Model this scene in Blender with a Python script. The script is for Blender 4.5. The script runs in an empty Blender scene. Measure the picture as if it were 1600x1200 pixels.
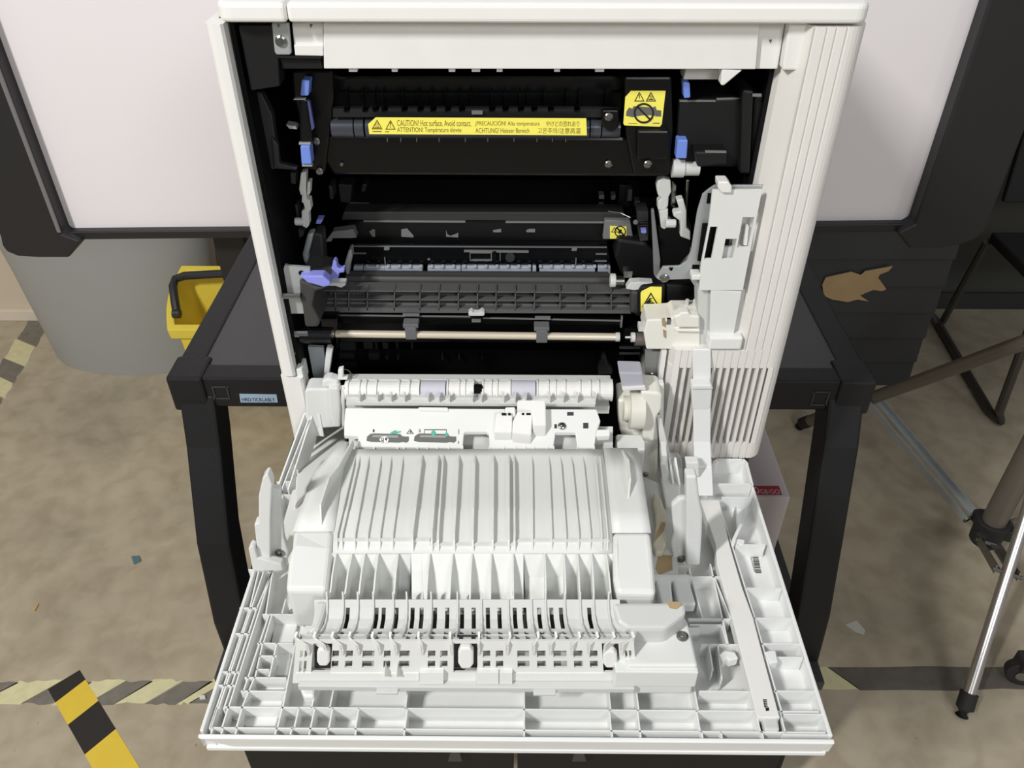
import bpy, bmesh, math, random
from mathutils import Vector, Matrix
random.seed(7)
C = bpy.context.scene.collection
S = bpy.context.scene
V = Vector

# ------------------------------------------------------------------ camera
F = 1270.0; PITCH = math.radians(37.8); YAW = math.radians(0.5); CAMH = 1.46
CAM = V((0, 0, CAMH))
_f = V((-math.sin(YAW)*math.cos(PITCH), math.cos(YAW)*math.cos(PITCH), -math.sin(PITCH)))
_r = V((math.cos(YAW), math.sin(YAW), 0))
_u = _r.cross(_f)
cam = bpy.data.cameras.new('camera'); co = bpy.data.objects.new('camera', cam); C.objects.link(co)
M = Matrix((_r, _u, -_f)).transposed().to_4x4(); M.translation = CAM
co.matrix_world = M
cam.sensor_width = 36; cam.lens = F/1600*36; cam.clip_start = 0.02
S.camera = co
S.view_settings.view_transform = 'Standard'; S.view_settings.look = 'None'
S.view_settings.gamma = 1.0; S.view_settings.use_curve_mapping = False
S.view_settings.exposure = 0.12

# ------------------------------------------------------------------ light
w = bpy.data.worlds.new('world'); S.world = w; w.use_nodes = True
w.node_tree.nodes['Background'].inputs[0].default_value = (0.95, 0.97, 1.0, 1)
w.node_tree.nodes['Background'].inputs[1].default_value = 0.25
def area(name, loc, target, sx, sy, power, col=(1, 1, 1)):
    l = bpy.data.lights.new(name, 'AREA'); l.shape = 'RECTANGLE'; l.size = sx; l.size_y = sy
    l.energy = power; l.color = col
    o = bpy.data.objects.new(name, l); C.objects.link(o); o.location = loc
    o.rotation_euler = (V(target)-V(loc)).to_track_quat('-Z', 'Y').to_euler()
    return o
area('ceiling_lamp_left', (-1.55, -1.0, 2.95), (-0.1, 0.6, 0.9), 0.15, 0.5, 66, (1.0, 0.99, 0.972))
area('ceiling_lamp_right', (2.0, -0.2, 3.2), (0.9, 1.2, 0.6), 0.15, 0.5, 4, (1.0, 0.97, 0.95))
area('fill_light_front', (1.0, -2.0, 2.5), (0.3, 0.9, 0.9), 0.9, 0.5, 21, (0.97, 0.99, 1.0))  # added fill, not a room lamp: lifts the upright faces from the front

# ------------------------------------------------------------------ pixel measuring helpers: a photo point and a known plane give a place
def ray(u, v): return _f + _r*((u-800)/F) + _u*((600-v)/F)
def PY(u, v, Y):
    d = ray(u, v); return CAM + d*(Y/d.y)
def PH(u, v, H):
    d = ray(u, v); return CAM + d*(-H/d.z)
def PX(u, v, X):
    d = ray(u, v); return CAM + d*(X/d.x)
def lerp(a, b, t): return a+(b-a)*t
def interp(tab, x):
    if x <= tab[0][0]: return tab[0][1]
    for (a, b), (c, d) in zip(tab, tab[1:]):
        if x <= c: return lerp(b, d, (x-a)/(c-a))
    return tab[-1][1]

# ------------------------------------------------------------------ materials
def lin(c):
    c = c/255.0
    return c/12.92 if c <= 0.04045 else ((c+0.055)/1.055)**2.4
def rgb(*c): return (lin(c[0]), lin(c[1]), lin(c[2]), 1)
def mat(name, col, rough=0.5, metal=0.0, var=0.04, scale=30, bump=0.0, trans=0.0, spec=0.5, coat=0.0):
    m = bpy.data.materials.new(name); m.use_nodes = True
    n = m.node_tree.nodes; L = m.node_tree.links; b = n['Principled BSDF']
    b.inputs['Roughness'].default_value = rough; b.inputs['Metallic'].default_value = metal
    b.inputs['Specular IOR Level'].default_value = spec
    if coat: b.inputs['Coat Weight'].default_value = coat
    c = rgb(*col)
    tc = n.new('ShaderNodeTexCoord'); nz = n.new('ShaderNodeTexNoise')
    nz.inputs['Scale'].default_value = scale; nz.inputs['Detail'].default_value = 5
    L.new(tc.outputs['Object'], nz.inputs['Vector'])
    mx = n.new('ShaderNodeMix'); mx.data_type = 'RGBA'
    mx.inputs['A'].default_value = tuple(x*(1-var) for x in c[:3])+(1,)
    mx.inputs['B'].default_value = tuple(min(1, x*(1+var)) for x in c[:3])+(1,)
    L.new(nz.outputs['Fac'], mx.inputs['Factor']); L.new(mx.outputs['Result'], b.inputs['Base Color'])
    if bump:
        bp = n.new('ShaderNodeBump'); bp.inputs['Strength'].default_value = bump; bp.inputs['Distance'].default_value = 0.001
        nz2 = n.new('ShaderNodeTexNoise'); nz2.inputs['Scale'].default_value = 900; L.new(tc.outputs['Object'], nz2.inputs['Vector'])
        L.new(nz2.outputs['Fac'], bp.inputs['Height']); L.new(bp.outputs['Normal'], b.inputs['Normal'])
    if trans:
        b.inputs['Subsurface Weight'].default_value = trans; b.inputs['Subsurface Radius'].default_value = (0.01, 0.01, 0.01)
    return m
WHITE = mat('white_plastic', (232, 231, 227), 0.42, bump=0.1)
WHITEIN = mat('white_inner_plastic', (226, 227, 223), 0.45)
GREYW = mat('pale_grey_plastic', (205, 206, 203), 0.45)
SHELL = mat('door_shell_plastic', (232, 233, 231), 0.38)
LID = mat('lid_plastic', (236, 235, 231), 0.35)
FLUTE = mat('fluted_plastic', (228, 225, 220), 0.5, bump=0.15)
IVORY = mat('ivory_plastic', (236, 234, 224), 0.4)
CLEARW = mat('milky_nylon', (226, 227, 225), 0.3, trans=0.3)
BLACK = mat('black_plastic', (8, 9, 10), 0.32, spec=0.35)
BLACKG = mat('glossy_black_plastic', (7, 8, 10), 0.2, spec=0.4)
BLACKM = mat('matte_black_plastic', (20, 20, 21), 0.5, spec=0.35)
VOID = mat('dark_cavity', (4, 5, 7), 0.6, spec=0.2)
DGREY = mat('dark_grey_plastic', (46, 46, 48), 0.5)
TRIMG = mat('frame_trim_grey', (120, 118, 118), 0.4)
MGREY = mat('mid_grey_plastic', (118, 118, 118), 0.45)
SHEET = mat('galvanised_sheet', (176, 180, 180), 0.42, 0.35, var=0.08)
STEEL = mat('steel', (200, 195, 185), 0.22, 1.0)
CHROME = mat('screw_metal', (150, 150, 148), 0.25, 1.0)
FOIL = mat('silver_strip', (184, 190, 202), 0.35, 0.25, var=0.3, scale=60)
BELT = mat('dark_belt', (62, 61, 60), 0.45)
BLUE = mat('blue_plastic', (112, 140, 220), 0.4)
PURPLE = mat('violet_blue_plastic', (140, 145, 225), 0.4)
YELLOW = mat('yellow_label', (252, 240, 105), 0.4)
LABBROWN = mat('label_print', (110, 98, 20), 0.6)
LABBLACK = mat('black_print', (25, 24, 18), 0.6)
LABGREY = mat('grey_print', (98, 98, 94), 0.6)
GREEN = mat('green_print', (70, 180, 155), 0.6)
ROLLPAD = mat('lavender_pad', (200, 198, 208), 0.5)
CARTB = mat('cart_black', (21, 21, 23), 0.55, var=0.1, scale=12, bump=0.4, spec=0.35)
CARTT = mat('cart_top', (52, 52, 55), 0.45, var=0.12, scale=6, bump=0.4)
FRAMEB = mat('board_frame_black', (34, 33, 34), 0.5, bump=0.2)
BOARD = mat('whiteboard_surface', (240, 234, 236), 0.3, var=0.02, scale=3)
BIN = mat('grey_bin_plastic', (166, 167, 165), 0.5, var=0.06, scale=4, bump=0.2)
YBUCK = mat('yellow_bucket', (252, 224, 84), 0.45, var=0.08, scale=15)
CABM = mat('charcoal_cladding', (62, 63, 65), 0.4, var=0.15, scale=5)
CARD = mat('brown_card', (196, 166, 122), 0.8, var=0.2, scale=14)
CARTON = mat('white_carton', (205, 195, 195), 0.6, var=0.05, scale=9)
CRED = mat('carton_red', (160, 44, 58), 0.6)
CWHITE = mat('carton_print', (235, 195, 195), 0.6)
ALU = mat('aluminium_tube', (205, 200, 198), 0.3, 0.9)
TRIG = mat('tripod_grey', (128, 122, 112), 0.4, 0.5)
RUB = mat('rubber_black', (40, 38, 38), 0.7)
TY = mat('tape_yellow', (238, 205, 70), 0.5, var=0.06)
TB = mat('tape_black', (44, 40, 38), 0.5)
STAIN = mat('brown_stain', (168, 146, 108), 0.6, var=0.25, scale=60)
STAIN2 = mat('tan_stain', (212, 205, 184), 0.6, var=0.2, scale=60)

# ------------------------------------------------------------------ mesh helpers
class MB:
    def build_each(s, name, *a, **k):
        """every piece becomes an object of its own"""
        r = None
        for vs, fs in s.cut:
            q = MB(); q.add(vs, fs); r = q.build(name, *a, **k)
        return r
    def __init__(s): s.v = []; s.f = []; s.mi = []; s.cut = []
    def add(s, vs, fs, mi=0):
        vs = list(vs); s.cut.append((vs, fs)); o = len(s.v); s.v += [tuple(x) for x in vs]; s.f += [tuple(o+i for i in f) for f in fs]; s.mi += [mi]*len(fs)
        return s
    def box(s, a, b, mi=0):
        x0, x1 = sorted((a[0], b[0])); y0, y1 = sorted((a[1], b[1])); z0, z1 = sorted((a[2], b[2]))
        return s.add([(x0,y0,z0),(x1,y0,z0),(x1,y1,z0),(x0,y1,z0),(x0,y0,z1),(x1,y0,z1),(x1,y1,z1),(x0,y1,z1)],
                     [(0,3,2,1),(4,5,6,7),(0,1,5,4),(1,2,6,5),(2,3,7,6),(3,0,4,7)], mi)
    def prism(s, pts, off, mi=0):
        off = V(off); n = len(pts); a = [V(p) for p in pts]; b = [p+off for p in a]
        nrm = V((0,0,0))
        for i in range(n): nrm += a[i].cross(a[(i+1) % n])
        if nrm.dot(off) > 0: a.reverse(); b.reverse()
        return s.add(a+b, [tuple(range(n)), tuple(range(2*n-1, n-1, -1))]+[((i+1) % n, i, n+i, n+(i+1) % n) for i in range(n)], mi)
    def tube(s, path, r, n=10, mi=0, caps=True):
        path = [V(p) for p in path]; rings = []
        for i, p in enumerate(path):
            d = (path[min(i+1, len(path)-1)]-path[max(i-1, 0)]).normalized()
            ax = d.cross(V((0,0,1))) if abs(d.z) < 0.9 else d.cross(V((1,0,0)))
            ax.normalize(); bx = d.cross(ax)
            rr = r[i] if isinstance(r, (list, tuple)) else r
            rings += [p+(ax*math.cos(2*math.pi*k/n)+bx*math.sin(2*math.pi*k/n))*rr for k in range(n)]
        fs = []
        for i in range(len(path)-1):
            for k in range(n):
                a = i*n+k; b = i*n+(k+1) % n; fs.append((a, b, b+n, a+n))
        if caps:
            fs.append(tuple(range(n-1, -1, -1))); m = (len(path)-1)*n; fs.append(tuple(range(m, m+n)))
        return s.add(rings, fs, mi)
    def bar(s, a, b, w, h, up=(0,0,1), mi=0):
        a = V(a); b = V(b); d = (b-a).normalized(); sd = d.cross(V(up)).normalized(); upv = sd.cross(d)
        c = [sd*x*w/2+upv*y*h/2 for x, y in ((-1,-1),(1,-1),(1,1),(-1,1))]
        return s.add([a+q for q in c]+[b+q for q in c], [(3,2,1,0),(4,5,6,7),(0,1,5,4),(1,2,6,5),(2,3,7,6),(3,0,4,7)], mi)
    def fin(s, pts, h, t, mi=0, down=V((0,0,-1)), side=V((1,0,0))):
        """thin wall whose crest follows pts"""
        pts = [V(p) for p in pts]; n = len(pts); vs = []
        hs = h if isinstance(h, (list, tuple)) else [h]*n
        for p, hh in zip(pts, hs):
            vs += [p-side*t/2, p+side*t/2, p+side*t/2+down*hh, p-side*t/2+down*hh]
        fs = [(0,1,2,3), tuple(4*(n-1)+k for k in (3,2,1,0))]
        for i in range(n-1):
            for k in range(4):
                a = 4*i+k; b = 4*i+(k+1) % 4; fs.append((a, a+4, b+4, b))
        return s.add(vs, fs, mi)
    def grid(s, us, vs_, fn, skip=None, mi=0):
        vv = [fn(u, v) for v in vs_ for u in us]; fs = []; n = len(us)
        for j in range(len(vs_)-1):
            for i in range(n-1):
                if skip and skip((us[i]+us[i+1])/2, (vs_[j]+vs_[j+1])/2): continue
                fs.append((j*n+i, (j+1)*n+i, (j+1)*n+i+1, j*n+i+1))
        return s.add(vv, fs, mi)
    def disc(s, c, nrm, r, t, n=14, mi=0):
        c = V(c); nrm = V(nrm).normalized(); return s.tube([c, c+nrm*t], r, n, mi)
    def build(s, name, m, parent=None, bev=0.0, smooth=False, solid=0.0, label=None, segs=2, recalc=True):
        me = bpy.data.meshes.new(name); me.from_pydata(s.v, [], s.f)
        for mm in (m if isinstance(m, (list, tuple)) else [m]): me.materials.append(mm)
        for p, i in zip(me.polygons, s.mi): p.material_index = i
        if recalc:
            bm = bmesh.new(); bm.from_mesh(me); bmesh.ops.recalc_face_normals(bm, faces=bm.faces); bm.to_mesh(me); bm.free()
        o = bpy.data.objects.new(name, me); C.objects.link(o)
        if parent: o.parent = parent
        if smooth:
            for p in me.polygons: p.use_smooth = True
            bm = bmesh.new(); bm.from_mesh(me)
            for e in bm.edges:
                if len(e.link_faces) == 2 and e.calc_face_angle(0) > 0.6: e.smooth = False
            bm.to_mesh(me); bm.free()
        if solid:
            md = o.modifiers.new('solid', 'SOLIDIFY'); md.thickness = solid; md.offset = 0
        if bev:
            md = o.modifiers.new('bevel', 'BEVEL'); md.width = bev; md.segments = segs; md.limit_method = 'ANGLE'; md.angle_limit = 0.6
        if label: o['label'] = label
        return o
def tag(o, label, cat, group=None):
    o['label'] = label; o['category'] = cat
    if group: o['group'] = group
    return o
def thing(name, label, cat, group=None):
    o = bpy.data.objects.new(name, None); C.objects.link(o); o.empty_display_size = 0.05
    return tag(o, label, cat, group)
def struct(o): o['kind'] = 'structure'; return o
def pyp(pts, Y): return [PY(u, v, Y) for u, v in pts]
def php(pts, H): return [PH(u, v, H) for u, v in pts]
def vb(mb, u0, v0, u1, v1, Y, d, mi=0):
    """upright box behind the rectangle measured on the plane at depth Y"""
    uc, vc = (u0+u1)/2, (v0+v1)/2
    return mb.box((PY(u0, vc, Y).x, Y, PY(uc, v0, Y).z), (PY(u1, vc, Y).x, Y+d, PY(uc, v1, Y).z), mi)
def hb(mb, u0, v0, u1, v1, H, t, mi=0):
    """flat box below the rectangle measured on the level H below the camera"""
    uc, vc = (u0+u1)/2, (v0+v1)/2; a = PH(u0, vc, H); b = PH(u1, vc, H)
    return mb.box((a.x, PH(uc, v0, H).y, CAMH-H), (b.x, PH(uc, v1, H).y, CAMH-H-t), mi)
def vp(mb, pts, Y, d, mi=0): return mb.prism(pyp(pts, Y), (0, d, 0), mi)
def hp(mb, pts, H, t, mi=0): return mb.prism(php(pts, H), (0, 0, -t), mi)
def text(body, p0, xdir, ydir, w, h, name, m, parent, lift=0.0003):
    cu = bpy.data.curves.new(name, 'FONT'); cu.body = body; cu.size = 1; cu.extrude = 0
    to = bpy.data.objects.new(name+'_tmp', cu); C.objects.link(to)
    bpy.context.view_layer.update()
    me = bpy.data.meshes.new_from_object(to.evaluated_get(bpy.context.evaluated_depsgraph_get()))
    bpy.data.objects.remove(to)
    if not me.vertices: return None
    xs = [v.co.x for v in me.vertices]; ys = [v.co.y for v in me.vertices]
    x0, x1, y0, y1 = min(xs), max(xs), min(ys), max(ys)
    xd = V(xdir).normalized(); yd = V(ydir).normalized(); nd = xd.cross(yd); p0 = V(p0)
    for v in me.vertices:
        a = (v.co.x-x0)/(x1-x0)*w; b = (v.co.y-y0)/(y1-y0)*h
        v.co = p0+xd*a+yd*b+nd*lift
    me.materials.clear(); me.materials.append(m)
    o = bpy.data.objects.new(name, me); C.objects.link(o)
    if parent: o.parent = parent
    return o
def screw(parent, p, nrm, r=0.0035):
    mb = MB(); p = V(p); n = V(nrm).normalized()
    mb.tube([p, p+n*0.0012, p+n*0.002], [r, r, r*0.7], 12)
    mb.tube([p+n*0.0005, p+n*0.0026], r*0.35, 6)
    o = mb.build('screw', CHROME, parent, label='small metal screw'); return o

# ================================================================== the room
mb = MB(); mb.box((-4, -3.5, -0.05), (5, 3.2, 0))
floor = mb.build('floor', None or mat('concrete', (150, 142, 128), 0.55), None); struct(floor)
m = floor.data.materials[0]; n = m.node_tree.nodes; L = m.node_tree.links; b = n['Principled BSDF']
tc = n.new('ShaderNodeTexCoord')
def noise(sc, det=6, dist=0.0):
    z = n.new('ShaderNodeTexNoise'); z.inputs['Scale'].default_value = sc; z.inputs['Detail'].default_value = det
    z.inputs['Distortion'].default_value = dist; L.new(tc.outputs['Object'], z.inputs['Vector']); return z
def ramp(src, stops):
    r = n.new('ShaderNodeValToRGB'); L.new(src, r.inputs['Fac'])
    while len(r.color_ramp.elements) < len(stops): r.color_ramp.elements.new(0.5)
    for e, (p, c) in zip(r.color_ramp.elements, stops): e.position = p; e.color = rgb(*c)
    return r
r1 = ramp(noise(3.2, 10, 0.6).outputs['Fac'], [(0.3, (172, 161, 140)), (0.5, (190, 178, 155)), (0.7, (202, 190, 166))])
r2 = ramp(noise(18, 8, 0.4).outputs['Fac'], [(0.35, (236, 233, 230)), (0.6, (255, 255, 255))])
r3 = ramp(noise(75, 2, 0).outputs['Fac'], [(0.74, (255, 255, 255)), (0.80, (170, 160, 150))])
mx = n.new('ShaderNodeMix'); mx.data_type = 'RGBA'; mx.blend_type = 'MULTIPLY'; mx.inputs['Factor'].default_value = 1
L.new(r1.outputs['Color'], mx.inputs['A']); L.new(r2.outputs['Color'], mx.inputs['B'])
mx2 = n.new('ShaderNodeMix'); mx2.data_type = 'RGBA'; mx2.blend_type = 'MULTIPLY'; mx2.inputs['Factor'].default_value = 0.6
L.new(mx.outputs['Result'], mx2.inputs['A']); L.new(r3.outputs['Color'], mx2.inputs['B'])
L.new(mx2.outputs['Result'], b.inputs['Base Color'])

WY = PH(20, 497, CAMH).y
mb = MB(); mb.box((-4, WY, 0), (0.9, WY+0.1, 2.9))
struct(mb.build('wall_back', mat('cream_wall', (214, 200, 178), 0.7, var=0.06, scale=5)))
mb = MB(); mb.box((-4, WY-0.018, 0), (0.9, WY, PY(20, 481, WY).z))
struct(mb.build('baseboard_back', mat('cream_baseboard', (226, 214, 196), 0.5, var=0.05, scale=8), bev=0.003))
mb = MB(); mb.box((-4.1, -3.5, 0), (-4, WY+0.1, 2.9)); struct(mb.build('wall_left', bpy.data.materials['cream_wall']))
WR = PH(1540, 480, CAMH).y
mb = MB(); mb.box((0.9, WR, 0), (5, WR+0.1, 2.9))
struct(mb.build('wall_right', mat('dark_grey_wall', (74, 74, 70), 0.7, var=0.25, scale=3)))
mb = MB(); mb.box((1.0, WR-0.012, 0), (5, WR, 0.06))
struct(mb.build('baseboard_right', mat('dark_skirting', (58, 58, 56), 0.6)))

# ================================================================== floor tapes and scraps
def tape(name, a, b, wd, segs, mats, label, cat='tape', slant=0.5, jag=0.0, z=0.0006):
    a = V((a.x, a.y, 0)); b = V((b.x, b.y, 0)); d = (b-a).normalized(); s = V((-d.y, d.x, 0)); Ln = (b-a).length
    mb = MB(); edges = [0]+segs+[1]
    for i in range(len(edges)-1):
        t0, t1 = edges[i], edges[i+1]; mi = i % 2
        o0 = slant*wd if i else 0; o1 = slant*wd if i < len(edges)-2 else 0
        k = 5; top = []; bot = []
        j = lambda: random.uniform(-jag, jag)
        L0 = a+d*(Ln*t0-o0*0.5)-s*wd/2; L1 = a+d*(Ln*t1-o1*0.5)-s*wd/2
        R0 = a+d*(Ln*t0+o0*0.5)+s*wd/2; R1 = a+d*(Ln*t1+o1*0.5)+s*wd/2
        pts = [L0.lerp(L1, q/k)+s*j() for q in range(k+1)]+[R1.lerp(R0, q/k)+s*j() for q in range(k+1)]
        pts = [p+V((0, 0, z)) for p in pts]
        mb.prism(pts, (0, 0, -z+0.0001), mi)
    o = mb.build(name, mats); tag(o, label, cat); return o
TYO = mat('worn_tape_yellow', (224, 217, 172), 0.7, var=0.18, scale=50)
TBO = mat('worn_tape_dark', (126, 120, 110), 0.7, var=0.35, scale=45)
tape('hazard_tape', PH(100, 1062, CAMH), PH(196, 1225, CAMH), 0.062, [0.12, 0.34, 0.62], [TB, TY],
     'bright new yellow and black hazard tape running toward the lower left corner', slant=-0.15)
tape('worn_floor_tape', PH(-60, 1083, CAMH), PH(420, 1080, CAMH), 0.05, [0.12, 0.26, 0.36, 0.47, 0.56, 0.66, 0.76, 0.80], [TBO, TYO],
     'worn pale yellow and grey tape strip crossing the floor on the left', slant=1.2, jag=0.004, z=0.0003)
tape('worn_floor_tape', PH(72, 486, CAMH), PH(-25, 640, CAMH), 0.075, [0.1, 0.36, 0.56, 0.72, 0.86], [TYO, TBO],
     'worn yellow and black tape strip beside the grey bin and wall', slant=0.7, jag=0.004, z=0.0003)
TBR = mat('faded_tape_dark', (104, 98, 88), 0.7, var=0.3, scale=45)
tape('worn_floor_tape', PH(1180, 1060, CAMH), PH(1700, 1060, CAMH), 0.05, [0.265], [TYO, TBR],
     'faded dark tape strip on the floor under the tripod foot', slant=-1.0, jag=0.003, z=0.0003)
def scrap(name, pts, m, label, cat, t=0.001):
    mb = MB(); hp(mb, pts, CAMH-t, t-0.0001); tag(mb.build(name, m), label, cat)
scrap('paper_scrap', [(1321,976),(1338,969),(1352,985),(1350,992),(1336,987)], mat('grey_paper', (200, 198, 188), 0.8), 'small grey paper scrap on the floor right of the cart', 'paper scrap')
scrap('plastic_chip', [(205,869),(217,868),(220,876),(209,881)], mat('blue_chip', (90, 120, 128), 0.6), 'small blue grey chip on the floor left of the cart', 'chip', 0.003)
scrap('foam_chip', [(311,1086),(320,1086),(321,1091),(312,1092)], WHITE, 'tiny white chip beside the worn tape', 'chip', 0.004)
scrap('splinter', [(49,953),(57,943),(60,944),(54,954)], CARD, 'thin brown splinter on the floor at left', 'splinter', 0.003)

# ================================================================== grey bin
def oval_bin():
    t = thing('trash_bin', 'large grey plastic bin standing against the cream wall', 'bin')
    c0 = PH(195, 587, CAMH); rx, ry = 0.265, 0.13; cx, cy = c0.x+0.01, c0.y+ry
    def ring(z, k, n=40, off=0): return [V((cx+(rx*k+off)*math.cos(2*math.pi*i/n), cy+(ry*(1+(k-1)*0.4)+off)*math.sin(2*math.pi*i/n), z)) for i in range(n)]
    n = 40; zs = [(0.0, 0.985), (0.012, 1.0), (0.3, 1.09), (0.55, 1.2), (0.72, 1.27)]
    vs = []; fs = []
    for z, k in zs: vs += ring(z, k)
    zi = [(0.72, 1.27, -0.004), (0.02, 0.98, -0.004)]
    for z, k, o in zi: vs += ring(z, k, off=o)
    m = len(zs)+len(zi)
    for j in range(m-1):
        for i in range(n): fs.append((j*n+i, j*n+(i+1) % n, (j+1)*n+(i+1) % n, (j+1)*n+i))
    fs.append(tuple(range(n-1, -1, -1))); fs.append(tuple(range((m-1)*n, m*n)))
    MB().add(vs, fs).build('bin_body', BIN, t, smooth=True)
    mb = MB(); rv = ring(0.70, 1.265, off=0.014)+ring(0.735, 1.275, off=0.016)+ring(0.735, 1.275, off=-0.006)+ring(0.70, 1.265, off=0.0)
    mb.add(rv, [(j*n+i, j*n+(i+1) % n, ((j+1) % 4)*n+(i+1) % n, ((j+1) % 4)*n+i) for j in range(4) for i in range(n)])
    mb.build('bin_rim', BIN, t, smooth=True)
oval_bin()

# ================================================================== yellow bucket
def bucket():
    t = thing('mop_bucket', 'yellow plastic mop bucket with black handle beside the grey bin', 'bucket')
    yf, yb = 1.77, 1.93; x0 = PY(266, 510, yf).x+0.002; x1 = x0+0.42
    zf = PY(271, 510, yf).z; zk = PY(262, 420, yb).z; zb = 0.075
    def rr(x0, x1, y0, y1, z, bow, n=6):
        pts = []
        zz_ = lambda y: z if z < 0.11 else z+(zk-zf)*(y-yf)/(yb-yf)
        for i in range(n+1):
            y = lerp(y1, y0, i/n); pts.append(V((x0-bow*math.sin(math.pi*i/n), y, zz_(y))))
        for i in range(n+1):
            y = lerp(y0, y1, i/n); pts.append(V((x1+bow*math.sin(math.pi*i/n), y, zz_(y))))
        return pts
    lv = [rr(x0+0.02, x1-0.05, yf+0.008, yb-0.03, zb, 0.0), rr(x0+0.012, x1-0.012, yf+0.004, yb-0.004, zf-0.035, 0.014),
          rr(x0-0.006, x1+0.006, yf-0.008, yb+0.008, zf-0.030, 0.018), rr(x0-0.008, x1+0.008, yf-0.010, yb+0.010, zf, 0.018),
          rr(x0+0.008, x1-0.008, yf+0.006, yb-0.004, zf, 0.016), rr(x0+0.04, x1-0.05, yf+0.03, yb-0.03, zb+0.01, 0.0)]
    n = len(lv[0]); vs = [p for r in lv for p in r]; fs = []
    for j in range(len(lv)-1):
        for i in range(n): fs.append((j*n+i, j*n+(i+1) % n, (j+1)*n+(i+1) % n, (j+1)*n+i))
    fs.append(tuple(range(n-1, -1, -1))); fs.append(tuple(range((len(lv)-1)*n, len(lv)*n)))
    MB().add(vs, fs).build('bucket_body', YBUCK, t, smooth=True, bev=0.002)
    ym = (yf+yb)/2
    mb = MB(); mb.tube([PY(276, 488, ym-0.05), PY(273, 470, ym-0.03), PY(270, 447, ym), PY(274, 436, ym+0.02), PY(288, 431, ym+0.03), PY(340, 428, ym+0.03), PY(400, 426, ym+0.03)], 0.011, 10)
    mb.build('handle', DGREY, t, smooth=True)
    mb = MB(); p = PY(276, 490, ym-0.055); mb.tube([p-V((0.009, 0, 0)), p+V((0.009, 0, 0))], 0.0125, 12)
    mb.build('handle_pivot', DGREY, t)
    for q, (px, py) in enumerate(((x0+0.09, yf+0.045), (x1-0.09, yf+0.045), (x0+0.09, yb-0.06), (x1-0.09, yb-0.06))):
        c = MB(); c.tube([(px-0.01, py, 0.03), (px+0.01, py, 0.03)], 0.03, 18); c.box((px-0.015, py-0.01, 0.035), (px+0.015, py+0.01, zb+0.004))
        c.build('caster', RUB, t)
bucket()

# ================================================================== whiteboard
def whiteboard():
    t = thing('whiteboard', 'large white display board with black side frames behind the printer', 'whiteboard')
    Y = 1.30; zb = PY(102, 362, Y).z; x0 = PY(98, 362, Y).x; x1 = PY(1427, 349, Y).x; zt = 2.25
    z1 = PY(1427, 349, Y).z
    mb = MB(); mb.prism([V((x0-0.02, Y, zb)), V((x1+0.02, Y, z1)), V((x1+0.02, Y, zt)), V((x0-0.02, Y, zt))], (0, 0.012, 0))
    mb.build('board_surface', BOARD, t)
    mb = MB(); mb.prism([V((x0-0.02, Y+0.012, zb)), V((x1+0.02, Y+0.012, z1)), V((x1+0.02, Y+0.012, zt)), V((x0-0.02, Y+0.012, zt))], (0, 0.03, 0))
    mb.build('back_panel', FRAMEB, t)
    mb = MB(); zb2 = PY(102, 375, Y-0.015).z; zb3 = PY(1400, 362, Y-0.015).z
    mb.prism([V((x0, Y-0.015, PY(102, 362.5, Y-0.015).z)), V((x1, Y-0.015, PY(1427, 349.5, Y-0.015).z)), V((x1, Y-0.015, zb3)), V((x0, Y-0.015, zb2))], (0, 0.05, 0))
    mb.build('bottom_rail', FRAMEB, t, bev=0.002)
    def side(inner, cor, outer_dx, sgn, nm):
        Yf = Y-0.03
        ip = PY(*inner, Yf); pts = [V((ip.x, Yf, zt+0.02)), V((ip.x, Yf, ip.z))]+[PY(u, v, Yf) for u, v in cor]
        last = pts[-1]; pts.append(V((last.x, Yf, zt+0.02)))
        mb = MB(); mb.prism(pts, (0, 0.065, 0)); mb.build('side_frame', FRAMEB, t, bev=0.004)
        g = MB(); xi = ip.x; g.box((xi-0.006 if sgn > 0 else xi, Yf+0.004, ip.z), (xi if sgn > 0 else xi+0.006, Yf+0.02, zt+0.01)) if False else None
    side((97, 366), [(127, 377), (107, 403), (60, 403), (28, 401), (10, 394), (3, 384), (0, 370)], 0, -1, 'l')
    side((1430, 350), [(1402, 364), (1421, 388), (1470, 388), (1505, 382), (1528, 372), (1540, 360)], 0, 1, 'r')
    mb = MB(); xe = PY(99, 366, Y-0.03).x; mb.box((xe-0.009, Y-0.031, PY(99, 363, Y-0.03).z), (xe-0.003, Y-0.001, zt))
    mb.build('edge_trim', TRIMG, t)
    for u in (368, 1232):
        q = PY(u, 400, Y+0.06); mb = MB(); mb.box((q.x-0.03, Y+0.045, 0.66), (q.x+0.03, Y+0.10, 2.0)); mb.build('rear_bracket', FRAMEB, t, bev=0.004)
    for x in (-0.1, 0.14):
        mb = MB(); mb.box((x-0.03, Y+0.045, 0.03), (x+0.03, Y+0.10, 1.2)); mb.build('stand_post', FRAMEB, t, bev=0.004)
        mb = MB(); mb.box((x-0.035, Y-0.04, 0.0), (x+0.035, Y+0.32, 0.035)); mb.build('stand_foot', FRAMEB, t, bev=0.004)
whiteboard()

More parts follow.
